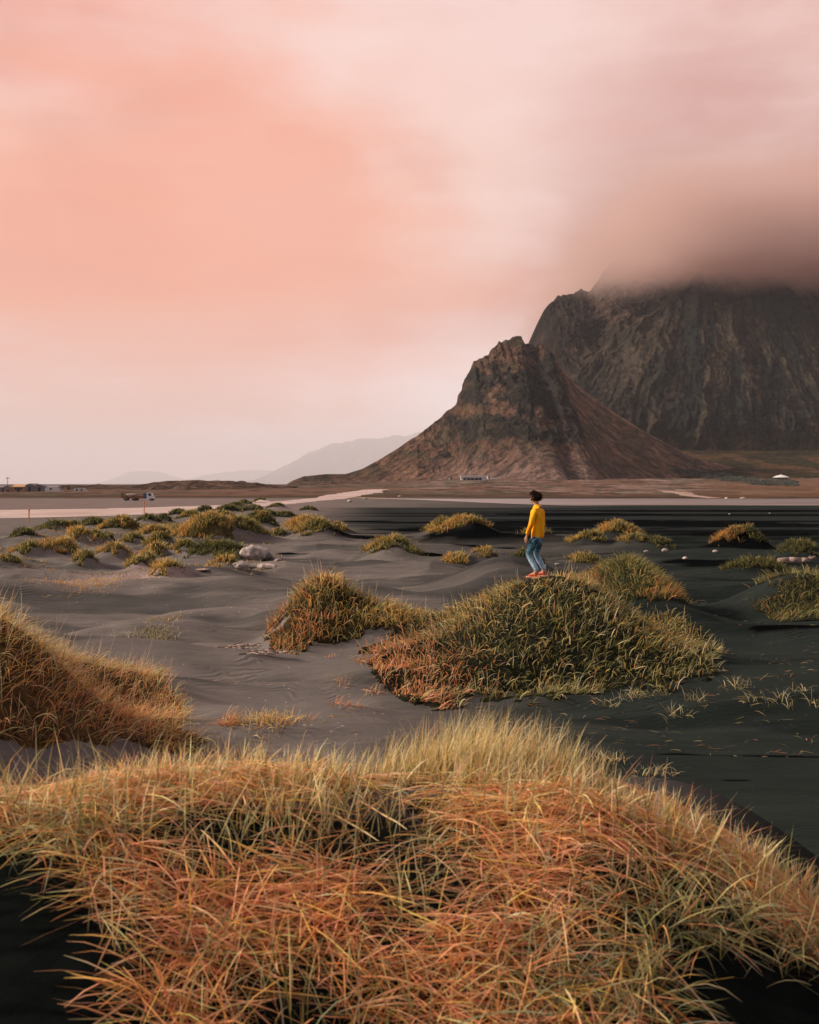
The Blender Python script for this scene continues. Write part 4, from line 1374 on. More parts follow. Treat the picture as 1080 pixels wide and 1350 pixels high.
# standing crest grass
N = 6000
X3 = rng.uniform(-3.2, 3.2, N * 4)
cry = 5.25 + 0.12 * X3
Y3 = cry + rng.normal(0.16, 0.33, N * 4)
dens = 0.95 * sst(vn(X3 * 4.5, Y3 * 4.5, 31) * 0.6 + vn(X3 * 1.7, Y3 * 1.7, 36) * 0.4, 0.36, 0.62) + 0.05
dens = dens * (1 - 0.75 * gz(X3, Y3, 1.0, 5.9, 0.5, 0.5)) * (1 - 0.7 * sst(X3, 0.6, 1.0) * sst(Y3 - cry, 0.05, 0.3))
ok = (rng.random(N * 4) < dens) & (fgmask(X3, Y3) > -0.2)
X3, Y3 = X3[ok][:N], Y3[ok][:N]
k_ = len(X3)
leftg = sst(-X3, -0.5, 0.6)
cb, ct = pick(dict(straw=1.1 + 0 * X3, pale=0.95 + 0 * X3, gold=0.35 + 0 * X3, olive=0.8 + 0 * X3, green=0.22 + 0 * X3, pink=0.28 + 0 * X3, grey=0.25 + 0 * X3))
B.add(np.stack([X3, Y3, H(X3, Y3)], 1), rng.uniform(0.06, 0.20, k_) * (0.55 + 0.95 * vn(X3 * 3, Y3 * 3, 32)), rng.uniform(0.0045, 0.0125, k_), rng.normal(0.1, 1.5, k_), rng.uniform(0.0, 0.85, k_), rng.uniform(-0.2, 1.0, k_), cb, ct)
# second hump behind the crest
N = 4200
X4 = rng.normal(0.22, 0.36, N * 2)
Y4 = rng.uniform(5.5, 6.9, N * 2)
ok = (np.abs(X4 - 0.22) < 0.85) & (vn(X4 * 2.6, Y4 * 2.6, 35) > 0.3)
X4, Y4 = X4[ok][:N], Y4[ok][:N]
k_ = len(X4)
cb, ct = pick(dict(straw=np.ones(k_), gold=np.ones(k_) * 0.5, olive=np.ones(k_) * 0.8, green=np.ones(k_) * 0.25, pale=np.ones(k_) * 0.4))
B.add(np.stack([X4, Y4, H(X4, Y4)], 1), rng.uniform(0.20, 0.44, k_) * np.exp(-((X4 - 0.3) / 0.75) ** 2), rng.uniform(0.003, 0.008, k_), rng.normal(0.15, 0.9, k_), rng.uniform(0.0, 0.5, k_), rng.uniform(0.0, 0.8, k_), cb, ct)
g_ = B.link('grass', root, None)
g_.location = (0, -5, -1.6)

# ------------------------------------------------------------------ casting rays to set far things on the real ground
bpy.context.view_layer.update()


def hit(px, py, objs=None):
    d = Vector(((px - 540) / F, 1.0, -(py - HOR) / F)).normalized()
    best = None
    for o in (objs or (ground, m1, m2)):
        ok, loc, nn, ix = o.ray_cast(Vector((0, 0, EYE)), d)
        if ok and (best is None or loc.y < best.y):
            best = loc.copy()
    return best


class MB:
    """collects boxes, prisms and tubes into one mesh"""
    def __init__(s):
        s.v, s.f = [], []

    def poly(s, vs, fs):
        b = len(s.v)
        s.v += [tuple(v) for v in vs]
        s.f += [tuple(b + i for i in f) for f in fs]
        return s

    def box(s, x0, x1, y0, y1, z0, z1):
        vs = [(x, y, z) for z in (z0, z1) for y in (y0, y1) for x in (x0, x1)]
        return s.poly(vs, [(0, 2, 3, 1), (4, 5, 7, 6), (0, 1, 5, 4), (2, 6, 7, 3), (0, 4, 6, 2), (1, 3, 7, 5)])

    def prism(s, prof, y0, y1):
        n_ = len(prof)
        vs = [(x, y0, z) for x, z in prof] + [(x, y1, z) for x, z in prof]
        return s.poly(vs, [tuple(range(n_)), tuple(range(2 * n_ - 1, n_ - 1, -1))] + [(i, i + n_, (i + 1) % n_ + n_, (i + 1) % n_) for i in range(n_)])

    def tube(s, p0, p1, r0, r1, k=10):
        p0, p1 = Vector(p0), Vector(p1)
        a = (p1 - p0).normalized()
        u_ = a.orthogonal().normalized()
        v_ = a.cross(u_)
        vs = []
        for p, r in ((p0, r0), (p1, r1)):
            for i in range(k):
                t_ = i / k * 6.28318
                vs.append(p + (u_ * math.cos(t_) + v_ * math.sin(t_)) * r)
        return s.poly(vs, [tuple(range(k - 1, -1, -1)), tuple(range(k, 2 * k))] + [(i, (i + 1) % k, (i + 1) % k + k, i + k) for i in range(k)])

    def build(s, name, material, parent=None, smooth=False):
        me = bpy.data.meshes.new(name)
        me.from_pydata(s.v, [], s.f)
        me.polygons.foreach_set('use_smooth', [smooth] * len(me.polygons))
        me.update()
        return link(name, me, material, parent)


def rock_mesh(name, sx, sy, sz, seed, rough=0.28, sub=4, facet=0.0):
    import bmesh
    bm = bmesh.new()
    bmesh.ops.create_icosphere(bm, subdivisions=sub, radius=1.0)
    P = np.array([v.co[:] for v in bm.verts])
    d = fbm(P[:, 0] * 1.3 + seed, P[:, 1] * 1.3 + P[:, 2] * 1.1, 4, seed)
    d2 = fbm(P[:, 0] * 4 + seed, P[:, 1] * 4 - P[:, 2] * 3, 3, seed + 1)
    P = P * (1 + rough * d + rough * 0.3 * d2)[:, None]
    rr_ = np.random.default_rng(seed)
    for _ in range(5):                               # broken flat faces
        n_ = rr_.normal(0, 1, 3)
        n_ /= np.linalg.norm(n_)
        k = 0.72 + 0.18 * rr_.random()
        e = P @ n_ - k
        P = P - np.clip(e, 0, None)[:, None] * n_ * 0.9
    P = P * np.array([sx, sy, sz])
    for v, q in zip(bm.verts, P):
        v.co = q
    me = bpy.data.meshes.new(name)
    bm.to_mesh(me)
    bm.free()
    me.polygons.foreach_set('use_smooth', [True] * len(me.polygons))
    return me


def m_stone(cola, colb, sc):
    def f(k, p, o):
        g = k.new('ShaderNodeTexCoord').outputs['Object']
        n1 = k.noise(g, sc, 6, 0.65)
        k.l.new(k.mix(k.smooth(n1, 0.42, 0.64), cola, colb), p.inputs['Base Color'])
        bump(k, p, n1, 0.8, 0.06)
    return f


M_PALE = mat('bleached_stone', rough=0.85, build=m_stone((0.30, 0.24, 0.215, 1), (0.62, 0.50, 0.455, 1), 4.0))
M_GREYST = mat('grey_stone', rough=0.85, build=m_stone((0.05, 0.05, 0.045, 1), (0.20, 0.19, 0.165, 1), 4.0))
M_WOOD = mat('driftwood', rough=0.85, build=m_stone((0.26, 0.17, 0.14, 1), (0.50, 0.36, 0.31, 1), 6.0))


def rock(px, py, wpx, hf, material, label, seed, group=None, name='rock', dpt=0.8, sink=0.25, rz=None):
    p = hit(px, py)
    w_ = wpx / F * p.y / 2
    o = link(name, rock_mesh(name, w_, w_ * dpt, w_ * hf, seed, sub=4 if wpx > 12 else 3), material)
    o.location = (p.x, p.y + w_ * 0.3, p.z + w_ * hf * (1 - sink) * 0.8)
    o.rotation_euler = (0, 0, seed * 0.7 if rz is None else rz)
    tag(o, label, 'rock', group)
    return o


rock(336, 737, 38, 0.62, M_PALE, 'largest pale pink boulder, beside the long dark grass bank', 3, rz=0.2)
rock(350, 739, 17, 0.9, M_GREYST, 'dark green grey stone slab leaning against the right side of the largest boulder', 8, rz=0.1)
rock(318, 750, 24, 0.55, M_PALE, 'pale rock in front of the largest boulder, touching the golden tuft', 12, rz=0.3)
rock(331, 749, 15, 0.3, M_GREYST, 'flat grey stone lying between the two pale front rocks', 14, rz=0.2)
rock(352, 750, 26, 0.36, M_PALE, 'low wide pale rock, right one of the front rocks', 19, rz=-0.2)
rock(366, 740, 9, 0.5, M_PALE, 'small white stone just right of the largest boulder', 23)
rock(267, 752, 22, 0.14, M_WOOD, 'flat weathered piece of driftwood left of the front rocks', 26, name='driftwood', rz=0.2)
gw = 'small white stones scattered on the flat'
for i, (px, py, w_, lab) in enumerate([
        (394, 682, 6, 'white stone on sand behind the trio of hummocks'),
        (461, 662, 8, 'pale green grey rock near the far shore, right of the dirt track'),
        (482, 658, 6, 'white block on the far shore left of centre'),
        (527, 655, 5, 'tiny white stone on the far bank, right of the white block'),
        (179, 687, 9, 'flat white stone near the pale track in the left field'),
        (877, 727, 10, 'white stone among the low dark tufts, left of two'),
        (944, 728, 8, 'white stone on grey sand below the rust coloured hummock'),
        (904, 737, 8, 'flat white stone at the edge of the black pool at the right'),
        (852, 728, 7, 'white stone right of the low green hummock'),
        (1000, 736, 6, 'tiny pale stone just left of the driftwood log'),
        (962, 678, 3, 'white speck of stone on the open black flat'),
        (1015, 677, 3, 'white speck of stone on the black flat at far right'),
        (980, 658, 7, 'white rock at the waterline below the dark shrubs'),
        (958, 658, 6, 'grey white rock at the waterline, left of the whitest one'),
        (206, 759, 8, 'pale pebble beside the nearest small golden tuft'),
        (735, 745, 7, 'small pale stone on the sand ridge right of the person'),
        (776, 733, 7, 'pale stone by the thin green tuft right of the person'),
]):
    rock(px, py, w_, 0.5, M_PALE, lab, 40 + i * 3, gw)

# driftwood log at the right
p = hit(1050, 742)
mb = MB()
pts = [(-0.75, 0, 0.10, 0.10), (-0.3, 0.03, 0.11, 0.13), (0.2, 0.0, 0.10, 0.12), (0.55, -0.03, 0.14, 0.08), (0.8, 0.0, 0.26, 0.04)]
for a, b in zip(pts[:-1], pts[1:]):
    mb.tube(a[:3], b[:3], a[3], b[3], 12)
mb.tube((0.45, 0, 0.14), (0.62, 0.05, 0.30), 0.04, 0.02, 8)
o = mb.build('driftwood', M_WOOD, smooth=True)
o.location = p
tag(o, 'pink bleached driftwood log with an upturned end on the black sand', 'driftwood')
for (px, py, n_) in [(300, 854, 9), (335, 862, 7)]:
    p = hit(px, py)
    mb = MB()
    rr_ = np.random.default_rng(px)
    for j in range(n_):
        a = rr_.uniform(-0.5, 0.5)
        q = Vector((rr_.uniform(-0.3, 0.3), rr_.uniform(-0.15, 0.15), 0.02))
        for s_ in range(4):
            q2 = q + Vector((math.cos(a) * 0.16, math.sin(a) * 0.08, rr_.uniform(-0.01, 0.03)))
            mb.tube(q, q2, 0.010, 0.008, 6)
            q, a = q2, a + rr_.uniform(-0.5, 0.5)
    o = mb.build('dry_roots', M_WOOD, smooth=True)
    o.location = (p.x, p.y, p.z)
    tag(o, 'bare roots trailing from the rust red dune end, ' + ('further left' if px < 320 else 'nearer to the grass'), 'roots')

# ------------------------------------------------------------------ far buildings, vehicles, stakes
M_GREY = mat('grey_cladding', (0.22, 0.20, 0.22, 1), 0.7)
M_DKGREY = mat('dark_opening', (0.04, 0.04, 0.045, 1), 0.7)
M_ORANGE = mat('orange_roof', (0.62, 0.33, 0.14, 1), 0.7)
M_TAN = mat('tan_wall', (0.38, 0.25, 0.16, 1), 0.8)
M_WHITE = mat('white_paint', (0.80, 0.77, 0.76, 1), 0.6)
M_BLUE = mat('blue_paint', (0.06, 0.10, 0.20, 1), 0.5)
M_RUSTY = mat('rusty_metal', (0.26, 0.12, 0.06, 1), 0.8)
M_TYRE = mat('tyre_rubber', (0.02, 0.02, 0.02, 1), 0.9)
M_STAKE = mat('orange_stake', (0.62, 0.20, 0.07, 1), 0.6)
M_GLASS = mat('window_glass', (0.03, 0.04, 0.05, 1), 0.15)
M_SHRUB = mat('shrub_leaf', (0.045, 0.055, 0.045, 1), 0.9)


def shed(px0, px1, base, h, depth, ridge, mw, mr, label, door=True, win=0, name='barn', cat='barn', y=430.0, ridge_along=True):
    sc = y / F
    x0, x1 = (px0 - 540) * sc, (px1 - 540) * sc
    cx, w_ = (x0 + x1) / 2, (x1 - x0) / 2
    z = float(min(H(x0, y), H(x1, y), H(cx, y + depth))) - 0.15
    zt = EYE - (base - h - HOR) * sc
    hh = zt - z
    rg = ridge * sc
    root = empty(name, (cx, y, z))
    tag(root, label, cat, None)
    b_ = MB()
    if ridge_along:     # ridge runs left-right
        b_.box(-w_, w_, 0, depth, 0, hh - rg)
        b_.build('wall', mw, root)
        r_ = MB()
        e = 0.15
        r_.poly([(-w_ - e, -e, hh - rg), (w_ + e, -e, hh - rg), (w_ + e, depth + e, hh - rg), (-w_ - e, depth + e, hh - rg), (-w_ - e, depth / 2, hh), (w_ + e, depth / 2, hh)],
                [(3, 2, 1, 0), (0, 1, 5, 4), (2, 3, 4, 5), (0, 4, 3), (1, 2, 5)])
    else:
        b_.prism([(-w_, 0), (w_, 0), (w_, hh - rg), (0, hh - 0.02), (-w_, hh - rg)], 0, depth)
        b_.build('wall', mw, root)
        r_ = MB()
        r_.prism([(-w_ - 0.2, hh - rg - 0.1), (0, hh), (w_ + 0.2, hh - rg - 0.1), (w_ + 0.2, hh - rg + 0.08), (0, hh + 0.18), (-w_ - 0.2, hh - rg + 0.08)], -0.2, depth + 0.2)
    r_.build('roof', mr, root)
    if door:
        MB().box(-0.5, 0.5, -0.06, 0.05, 0, min(2.2, (hh - rg) * 0.85)).build('door', M_DKGREY, root)
    for i in range(win):
        xx = -w_ + (i + 0.7) * 2 * w_ / (win + 0.4)
        MB().box(xx - 0.35, xx + 0.35, -0.05, 0.06, (hh - rg) * 0.45, (hh - rg) * 0.45 + 0.7).build('window', M_GLASS, root)
    return root


shed(-16, 3, 649, 9, 8, 2.5, M_GREY, M_GREY, 'grey farm building cut off by the left edge of the photo', False, 2)
shed(5, 15, 649.5, 8.5, 7, 3.0, M_TAN, M_GREY, 'narrow brownish barn behind the utility pole', True, 0, ridge_along=False)
shed(15.5, 33, 649, 10.5, 8, 3.2, M_TAN, M_ORANGE, 'barn with a bright orange roof among the farm buildings', True, 2)
shed(33.5, 44.5, 649, 11, 9, 2.6, M_GREY, M_GREY, 'grey barn directly right of the orange roofed barn', True, 0, ridge_along=False)
shed(45, 58.5, 649.5, 10.5, 9, 2.4, M_GREY, M_GREY, 'wider grey barn, third from the right of the farm buildings', True, 0, ridge_along=False)
shed(59, 75, 649, 9, 8, 2.6, M_WHITE, M_GREY, 'barn with a bright white front wall', False, 1)
shed(97, 112, 648.5, 4.5, 4, 1.2, M_WHITE, M_GREY, 'long low white shed standing apart right of the farm', False, 2, 'shed', 'shed')
y_ = 425.0
sc_ = y_ / F
xx_ = (10 - 540) * sc_
zz_ = float(H(xx_, y_))
ro = empty('utility_pole', (xx_, y_, zz_))
tag(ro, 'wooden utility pole with a crossarm in front of the farm buildings', 'utility pole')
MB().tube((0, 0, -0.3), (0, 0, 5.4), 0.13, 0.09, 8).build('pole', M_RUSTY, ro)
MB().box(-0.8, 0.8, -0.05, 0.05, 4.8, 4.95).build('crossarm', M_RUSTY, ro)


def bush_mesh(mb_rng, w_, h_, n_=500, lr=0.12):
    B_ = Blades()
    th = mb_rng.uniform(0, 6.28, n_)
    rr_ = np.sqrt(mb_rng.random(n_))
    ph = mb_rng.uniform(0.05, 1, n_)
    lump = 0.75 + 0.5 * vn(np.cos(th) * 2 + 5, ph * 3, 3)
    P_ = np.stack([np.cos(th) * rr_ * w_ * lump * np.sqrt(1 - (ph - 0.35) ** 2), np.sin(th) * rr_ * w_ * 0.8 * lump, ph * h_ * lump], 1)
    cb, ct = pick({'dark': np.ones(n_), 'green': np.ones(n_) * 0.15})
    B_.add(P_, mb_rng.uniform(lr, lr * 2, n_), mb_rng.uniform(lr * 0.5, lr, n_), th, mb_rng.uniform(0.2, 1.6, n_), mb_rng.uniform(0, 1, n_), cb * 0.8, ct * 0.7, segs=2)
    return B_


for px, w_, h_, lab in [(78.5, 0.75, 1.6, 'dark round tree right beside the white fronted barn'), (87.5, 0.40, 1.7, 'slim dark tree standing alone between the farm and the low white shed')]:
    x_ = (px - 540) * sc_
    ro = empty('tree', (x_, 428, float(H(x_, 428))))
    tag(ro, lab, 'tree')
    MB().tube((0, 0, -0.2), (0.02, 0, h_ * 0.6), 0.09, 0.05, 8).build('trunk', M_RUSTY, ro, True)
    b_ = bush_mesh(rng, w_, h_, 420, 0.16)
    cr_ = b_.link('crown', ro)
    cr_.location = (0, 0, 0.5)


def wheel(parent, x, y, r=0.42):
    w_ = MB().tube((x, y - 0.14, r), (x, y + 0.14, r), r, r, 16).build('wheel', M_TYRE, parent)
    MB().tube((x, y - 0.17, r), (x, y + 0.17, r), r * 0.5, r * 0.5, 12).build('rim', M_GREY, w_)


p = hit(195, 660)
ro = empty('truck', p)
ro.scale = (0.8, 0.8, 0.8)
tag(ro, 'small flatbed truck with white and blue cab parked on the brown plain', 'truck')
MB().prism([(-0.1, 0.5), (1.55, 0.5), (1.55, 1.1), (1.2, 1.25), (0.95, 1.95), (-0.1, 1.95)], -0.95, 0.95).build('cab', M_WHITE, ro)
MB().prism([(0.3, 1.2), (1.12, 1.2), (0.9, 1.8), (0.3, 1.8)], -0.97, 0.97).build('window', M_GLASS, ro)
MB().box(-0.9, -0.15, -0.95, 0.95, 0.55, 1.85).build('toolbox', M_BLUE, ro)
MB().box(-3.4, -0.95, -0.95, 0.95, 0.55, 0.75).box(-3.4, -0.95, -0.98, -0.92, 0.78, 1.15).box(-3.4, -0.95, 0.92, 0.98, 0.78, 1.15).build('flatbed', M_RUSTY, ro)
for xw in (-2.8, 1.0):
    for yw in (-0.8, 0.8):
        wheel(ro, xw, yw)
p = hit(173, 660)
ro = empty('trailer', p)
tag(ro, 'rusty hay trailer with a pinkish load left of the small truck', 'trailer')
MB().box(-1.7, 1.7, -0.95, 0.95, 0.5, 0.68).box(-1.75, -1.65, -0.95, 0.95, 0.7, 1.6).tube((1.7, 0, 0.55), (2.5, 0, 0.45), 0.06, 0.05).build('bed', M_RUSTY, ro)
lo = link('load', rock_mesh('load', 1.25, 0.8, 0.45, 77), M_WOOD, ro)
lo.location = (0.1, 0, 1.0)
for xw in (-0.9, 0.7):
    for yw in (-0.8, 0.8):
        wheel(ro, xw, yw, 0.38)

for px, pb, pt, lab in [(38, 688, 671, 'thin orange marker stake by the pale track at the left edge'), (190, 678, 661, 'thin orange marker stake in front of the small truck')]:
    p = hit(px, pb)
    hgt = (pb - pt) / F * p.y
    o = MB().tube((0, 0, -0.1), (0.02, 0, hgt), 0.06, 0.05, 8).tube((0.02, 0, hgt * 0.86), (0.02, 0, hgt * 0.97), 0.085, 0.085, 8).build('marker_stake', M_STAKE)
    o.location = p
    tag(o, lab, 'stake', 'orange marker stakes')

# the long white building at the mountain foot
p = hit(632, 633.5)
yb = p.y
sc_ = yb / F
ro = empty('white_building', (p.x, yb, p.z - 0.4))
tag(ro, 'long white roofed building with dark open front at the foot of the brown peak', 'building')
k_ = sc_
MB().box(-24 * k_, 8 * k_, 0, 7, 0, 4.6 * k_ + 0.4).build('wall', M_WHITE, ro)
MB().box(-21 * k_, 3 * k_, -0.1, 0.1, 0.6, 3.2 * k_ + 0.4).build('opening', M_DKGREY, ro)
MB().prism([(-26 * k_, 4.6 * k_ + 0.4), (9 * k_, 4.6 * k_ + 0.4), (8 * k_, 6.6 * k_ + 0.4), (-23 * k_, 6.6 * k_ + 0.4)], -0.8, 7.8).build('roof', M_WHITE, ro)
for i in range(6):
    MB().box((-22 + i * 5.1) * k_, (-21.5 + i * 5.1) * k_, -0.3, -0.12, 0.4, 4.4 * k_ + 0.4).build('column', M_WHITE, ro)
p = hit(650, 631.5)
ro = empty('white_annex', p)
tag(ro, 'low white annex tapering to the right of the long white building', 'building')
MB().prism([(-8 * k_, -0.6), (14 * k_, -0.6), (14 * k_, 1.2 * k_), (-2 * k_, 2.2 * k_), (-2 * k_, 4.4 * k_), (-8 * k_, 4.4 * k_)], 0, 4).build('wall', M_WHITE, ro)
MB().box(-8.4 * k_, -1.6 * k_, -0.3, 4.3, 4.45 * k_, 5.0 * k_).build('roof', M_WHITE, ro)
MB().box(-6 * k_, -4.5 * k_, -0.06, 0.04, 0.3, 2.2).build('door', M_DKGREY, ro)
p = hit(595, 632)
ro = empty('white_hut', p)
tag(ro, 'tiny white hut left of the long white building', 'hut')
MB().box(-3.2 * k_, 3.2 * k_, 0, 3, -0.5, 2.4 * k_).build('wall', M_WHITE, ro)
MB().prism([(-3.6 * k_, 2.45 * k_), (3.6 * k_, 2.45 * k_), (0, 3.8 * k_)], -0.2, 3.2).build('roof', M_GREY, ro)
MB().box(-0.5, 0.5, -0.06, 0.04, -0.3, 1.7).build('door', M_DKGREY, ro)

# low domed white roof at the right, with the shrubs beside it
p = hit(1030, 632)
k_ = p.y / F
ro = empty('domed_hall', p)
tag(ro, 'house with a shallow white domed roof among the dark shrubs at the right', 'house')
vs = [(math.cos(a) * 9 * k_, math.sin(a) * 9 * k_, 2.2 * k_) for a in np.linspace(0, 6.283, 25)[:-1]]
mb = MB()
rings = [(11, 2.6), (9, 3.6), (6, 4.8), (2.5, 5.7), (0.6, 6.0), (0.5, 7.0)]
vv, ff = [], []
for r_, z_ in rings:
    for a in np.linspace(0, 6.283185, 25)[:-1]:
        vv.append((math.cos(a) * r_ * k_, math.sin(a) * r_ * k_, z_ * k_))
for i in range(len(rings) - 1):
    for j in range(24):
        ff.append((i * 24 + j, i * 24 + (j + 1) % 24, (i + 1) * 24 + (j + 1) % 24, (i + 1) * 24 + j))
ff.append(tuple(range(23, -1, -1)))
ff.append(tuple(range((len(rings) - 1) * 24, len(rings) * 24)))
mb.poly(vv, ff).build('roof', M_WHITE, ro)
MB().tube((0, 0, -2), (0, 0, 2.6 * k_), 8.5 * k_, 8.5 * k_, 24).build('wall', M_DKGREY, ro)

B = Blades()
rs = np.random.default_rng(5)
shrub_c = []
for i in range(230):
    f_ = rs.random() ** 0.8
    px = 886 + 168 * f_ + rs.normal(0, 3)
    cy_ = np.interp(px, [880, 920, 960, 1000, 1050], [618.5, 624, 629, 634, 636])
    py = cy_ + rs.uniform(-2.5, 4.5) * np.interp(px, [880, 910, 1040, 1060], [0.3, 1, 1, 0.5]) + 1.5
    p = hit(px, py)
    if p is None:
        continue
    kk = p.y / F
    w_ = rs.uniform(2.0, 4.6) * kk
    nn_ = 60
    th = rs.uniform(0, 6.28, nn_)
    ph = rs.uniform(0, 1.2, nn_)
    q_ = np.stack([p.x + np.cos(th) * w_ * np.cos(ph), p.y + np.sin(th) * w_ * np.cos(ph), p.z + np.sin(ph) * w_ * 1.1 - 0.3], 1)
    cb = np.tile(np.array([[0.020, 0.026, 0.027]]), (nn_, 1)) * rs.uniform(0.6, 1.6)
    ct = np.tile(np.array([[0.13, 0.155, 0.155]]), (nn_, 1)) * rs.uniform(0.6, 1.7)
    B.add(q_, rs.uniform(0.8, 2.0, nn_) * kk, rs.uniform(0.7, 1.6, nn_) * kk, th, rs.uniform(0.2, 1.4, nn_), rs.uniform(0, 1, nn_), cb, ct, segs=2)
o = B.link('shrubs')
tag(o, 'band of dark blue green shrubs at the foot of the dark massif', 'shrubs', kind='stuff')

# straw litter blown over the sand
N = 2600
Y = 14 + 30 * rng.random(N) ** 1.4
X = rng.uniform(-0.36, 0.36, N) * Y
keep = vn(X / 2.2, Y / 2.0, 120) > 0.42
X, Y = X[keep], Y[keep]
k_ = len(X)
cb, ct = pick(dict(straw=np.ones(k_), pink=np.ones(k_) * 0.6, olive=np.ones(k_), rust=np.ones(k_) * 0.4))
B = Blades()
B.strands(np.stack([X, Y], 1), rng.uniform(0.04, 0.20, k_), rng.uniform(0.004, 0.011, k_), rng.normal(0, 0.7, k_), np.full(k_, 0.006), cb * 0.6, ct * 0.6, segs=3, arch=0.01)
o = B.link('straw_litter')
tag(o, 'bits of blown straw lying on the sand between the dunes', 'straw', kind='stuff')

# low scattered grass between the hummocks of the left field
N = 90000
X = rng.uniform(-24, 3, N)
Y = rng.uniform(36, 100, N)
ax, ay = proj(X, Y, H(X, Y))
msk_ = sst(fbm(X / 3.2, Y / 4.0, 4, 111), -0.05, 0.18) * ((ax > -40) & (ax < 400)) * sst(ay, 672, 684) * (1 - sst(ay, 752, 768)) * (1 - sst(ax, 250, 400))
ok = rng.random(N) < msk_
X, Y = X[ok][:14000], Y[ok][:14000]
k_ = len(X)
cb, ct = pick(dict(green=np.ones(k_) * 0.7, gold=np.ones(k_), olive=np.ones(k_), dark=np.ones(k_) * 0.4, rust=np.ones(k_) * 0.2))
B = Blades()
B.add(np.stack([X, Y, H(X, Y) - 0.01], 1), rng.uniform(0.08, 0.22, k_), 0.9 * Y / F * rng.uniform(0.8, 1.7, k_), rng.uniform(0, 6.28, k_), rng.uniform(0.3, 1.3, k_), rng.uniform(0.2, 1.2, k_), cb * 0.8, ct * 0.8, segs=2)
o = B.link('sparse_grass')
tag(o, 'sparse low green and gold grass between the hummocks of the left field', 'grass', kind='stuff')

# ------------------------------------------------------------------ the person
def skin_obj(name, verts, edges, radii, material, parent=None, sub=2, root_i=0, smooth=True):
    me = bpy.data.meshes.new(name)
    me.from_pydata(verts, edges, [])
    o = bpy.data.objects.new(name, me)
    COL.objects.link(o)
    md = o.modifiers.new('Skin', 'SKIN')
    md.use_smooth_shade = True
    for i, r in enumerate(radii):
        sv = me.skin_vertices[0].data[i]
        sv.radius = r if isinstance(r, tuple) else (r, r)
        sv.use_root = (i == root_i)
    s_ = o.modifiers.new('Subsurf', 'SUBSURF')
    s_.levels = sub
    s_.render_levels = sub
    bpy.context.view_layer.update()
    dg = bpy.context.evaluated_depsgraph_get()
    me2 = bpy.data.meshes.new_from_object(o.evaluated_get(dg))
    o.modifiers.clear()
    o.data = me2
    bpy.data.meshes.remove(me)
    me2.name = name
    me2.materials.clear()
    me2.materials.append(material)
    me2.polygons.foreach_set('use_smooth', [True] * len(me2.polygons))
    if parent:
        o.parent = parent
    return o


M_SKIN = mat('skin', (0.52, 0.29, 0.20, 1), 0.55)


def m_sweater(k, p, o):
    g = k.new('ShaderNodeTexCoord').outputs['Object']
    n1 = k.noise(k.scalevec(g, (1, 1, 0.45)), 7.0, 3, 0.5)
    k.l.new(k.mix(k.smooth(n1, 0.35, 0.65), (0.82, 0.28, 0.006, 1), (0.98, 0.47, 0.012, 1)), p.inputs['Base Color'])
    bump(k, p, n1, 0.7, 0.05)


def m_jeans(k, p, o):
    g = k.new('ShaderNodeTexCoord').outputs['Object']
    sp = k.new('ShaderNodeSeparateXYZ')
    k.l.new(g, sp.inputs[0])
    n1 = k.noise(g, 22.0, 4, 0.6)
    n2 = k.noise(g, 7.0, 3, 0.5)
    low = k.math('SUBTRACT', 1.0, k.smooth(k.math('ADD', sp.outputs[2], k.math('MULTIPLY', k.math('SUBTRACT', n2, 0.5), 0.25)), 0.30, 0.58))
    c = k.mix(k.smooth(n1, 0.45, 0.62), (0.010, 0.045, 0.085, 1), (0.10, 0.26, 0.36, 1))
    c = k.mix(k.smooth(n2, 0.55, 0.7), c, (0.28, 0.42, 0.47, 1))
    c2 = k.mix(k.smooth(n1, 0.40, 0.62), (0.46, 0.60, 0.74, 1), (0.17, 0.32, 0.45, 1))
    k.l.new(k.mix(low, c, c2), p.inputs['Base Color'])
    bump(k, p, n1, 0.5, 0.02)


M_SWEAT = mat('yellow_knit', rough=0.85, build=m_sweater, spec=0.2)
M_JEANS = mat('washed_denim', rough=0.85, build=m_jeans, spec=0.2)
M_SHOE = mat('orange_shoe', (0.50, 0.085, 0.03, 1), 0.7)
M_SOLE = mat('shoe_sole', (0.70, 0.30, 0.16, 1), 0.7)
M_HAIR = mat('dark_brown_hair', (0.030, 0.016, 0.011, 1), 0.6)
M_EYE = mat('eye', (0.05, 0.03, 0.02, 1), 0.2)

fy = 23.2
fx = (709 - 540) / F * fy
fz = EYE - (760.5 - HOR) / F * fy
gz0 = float(H(fx, fy))
person = empty('person', (fx, fy, gz0 + 0.05), R(58))
person.scale = (0.94, 0.94, 0.94)
tag(person, 'person in a yellow sweater and washed jeans walking on top of the largest grassy dune', 'person')

V_, E_, R_ = [], [], []


def jn(co, r, par=None):
    V_.append(co)
    R_.append(r)
    if par is not None:
        E_.append((par, len(V_) - 1))
    return len(V_) - 1


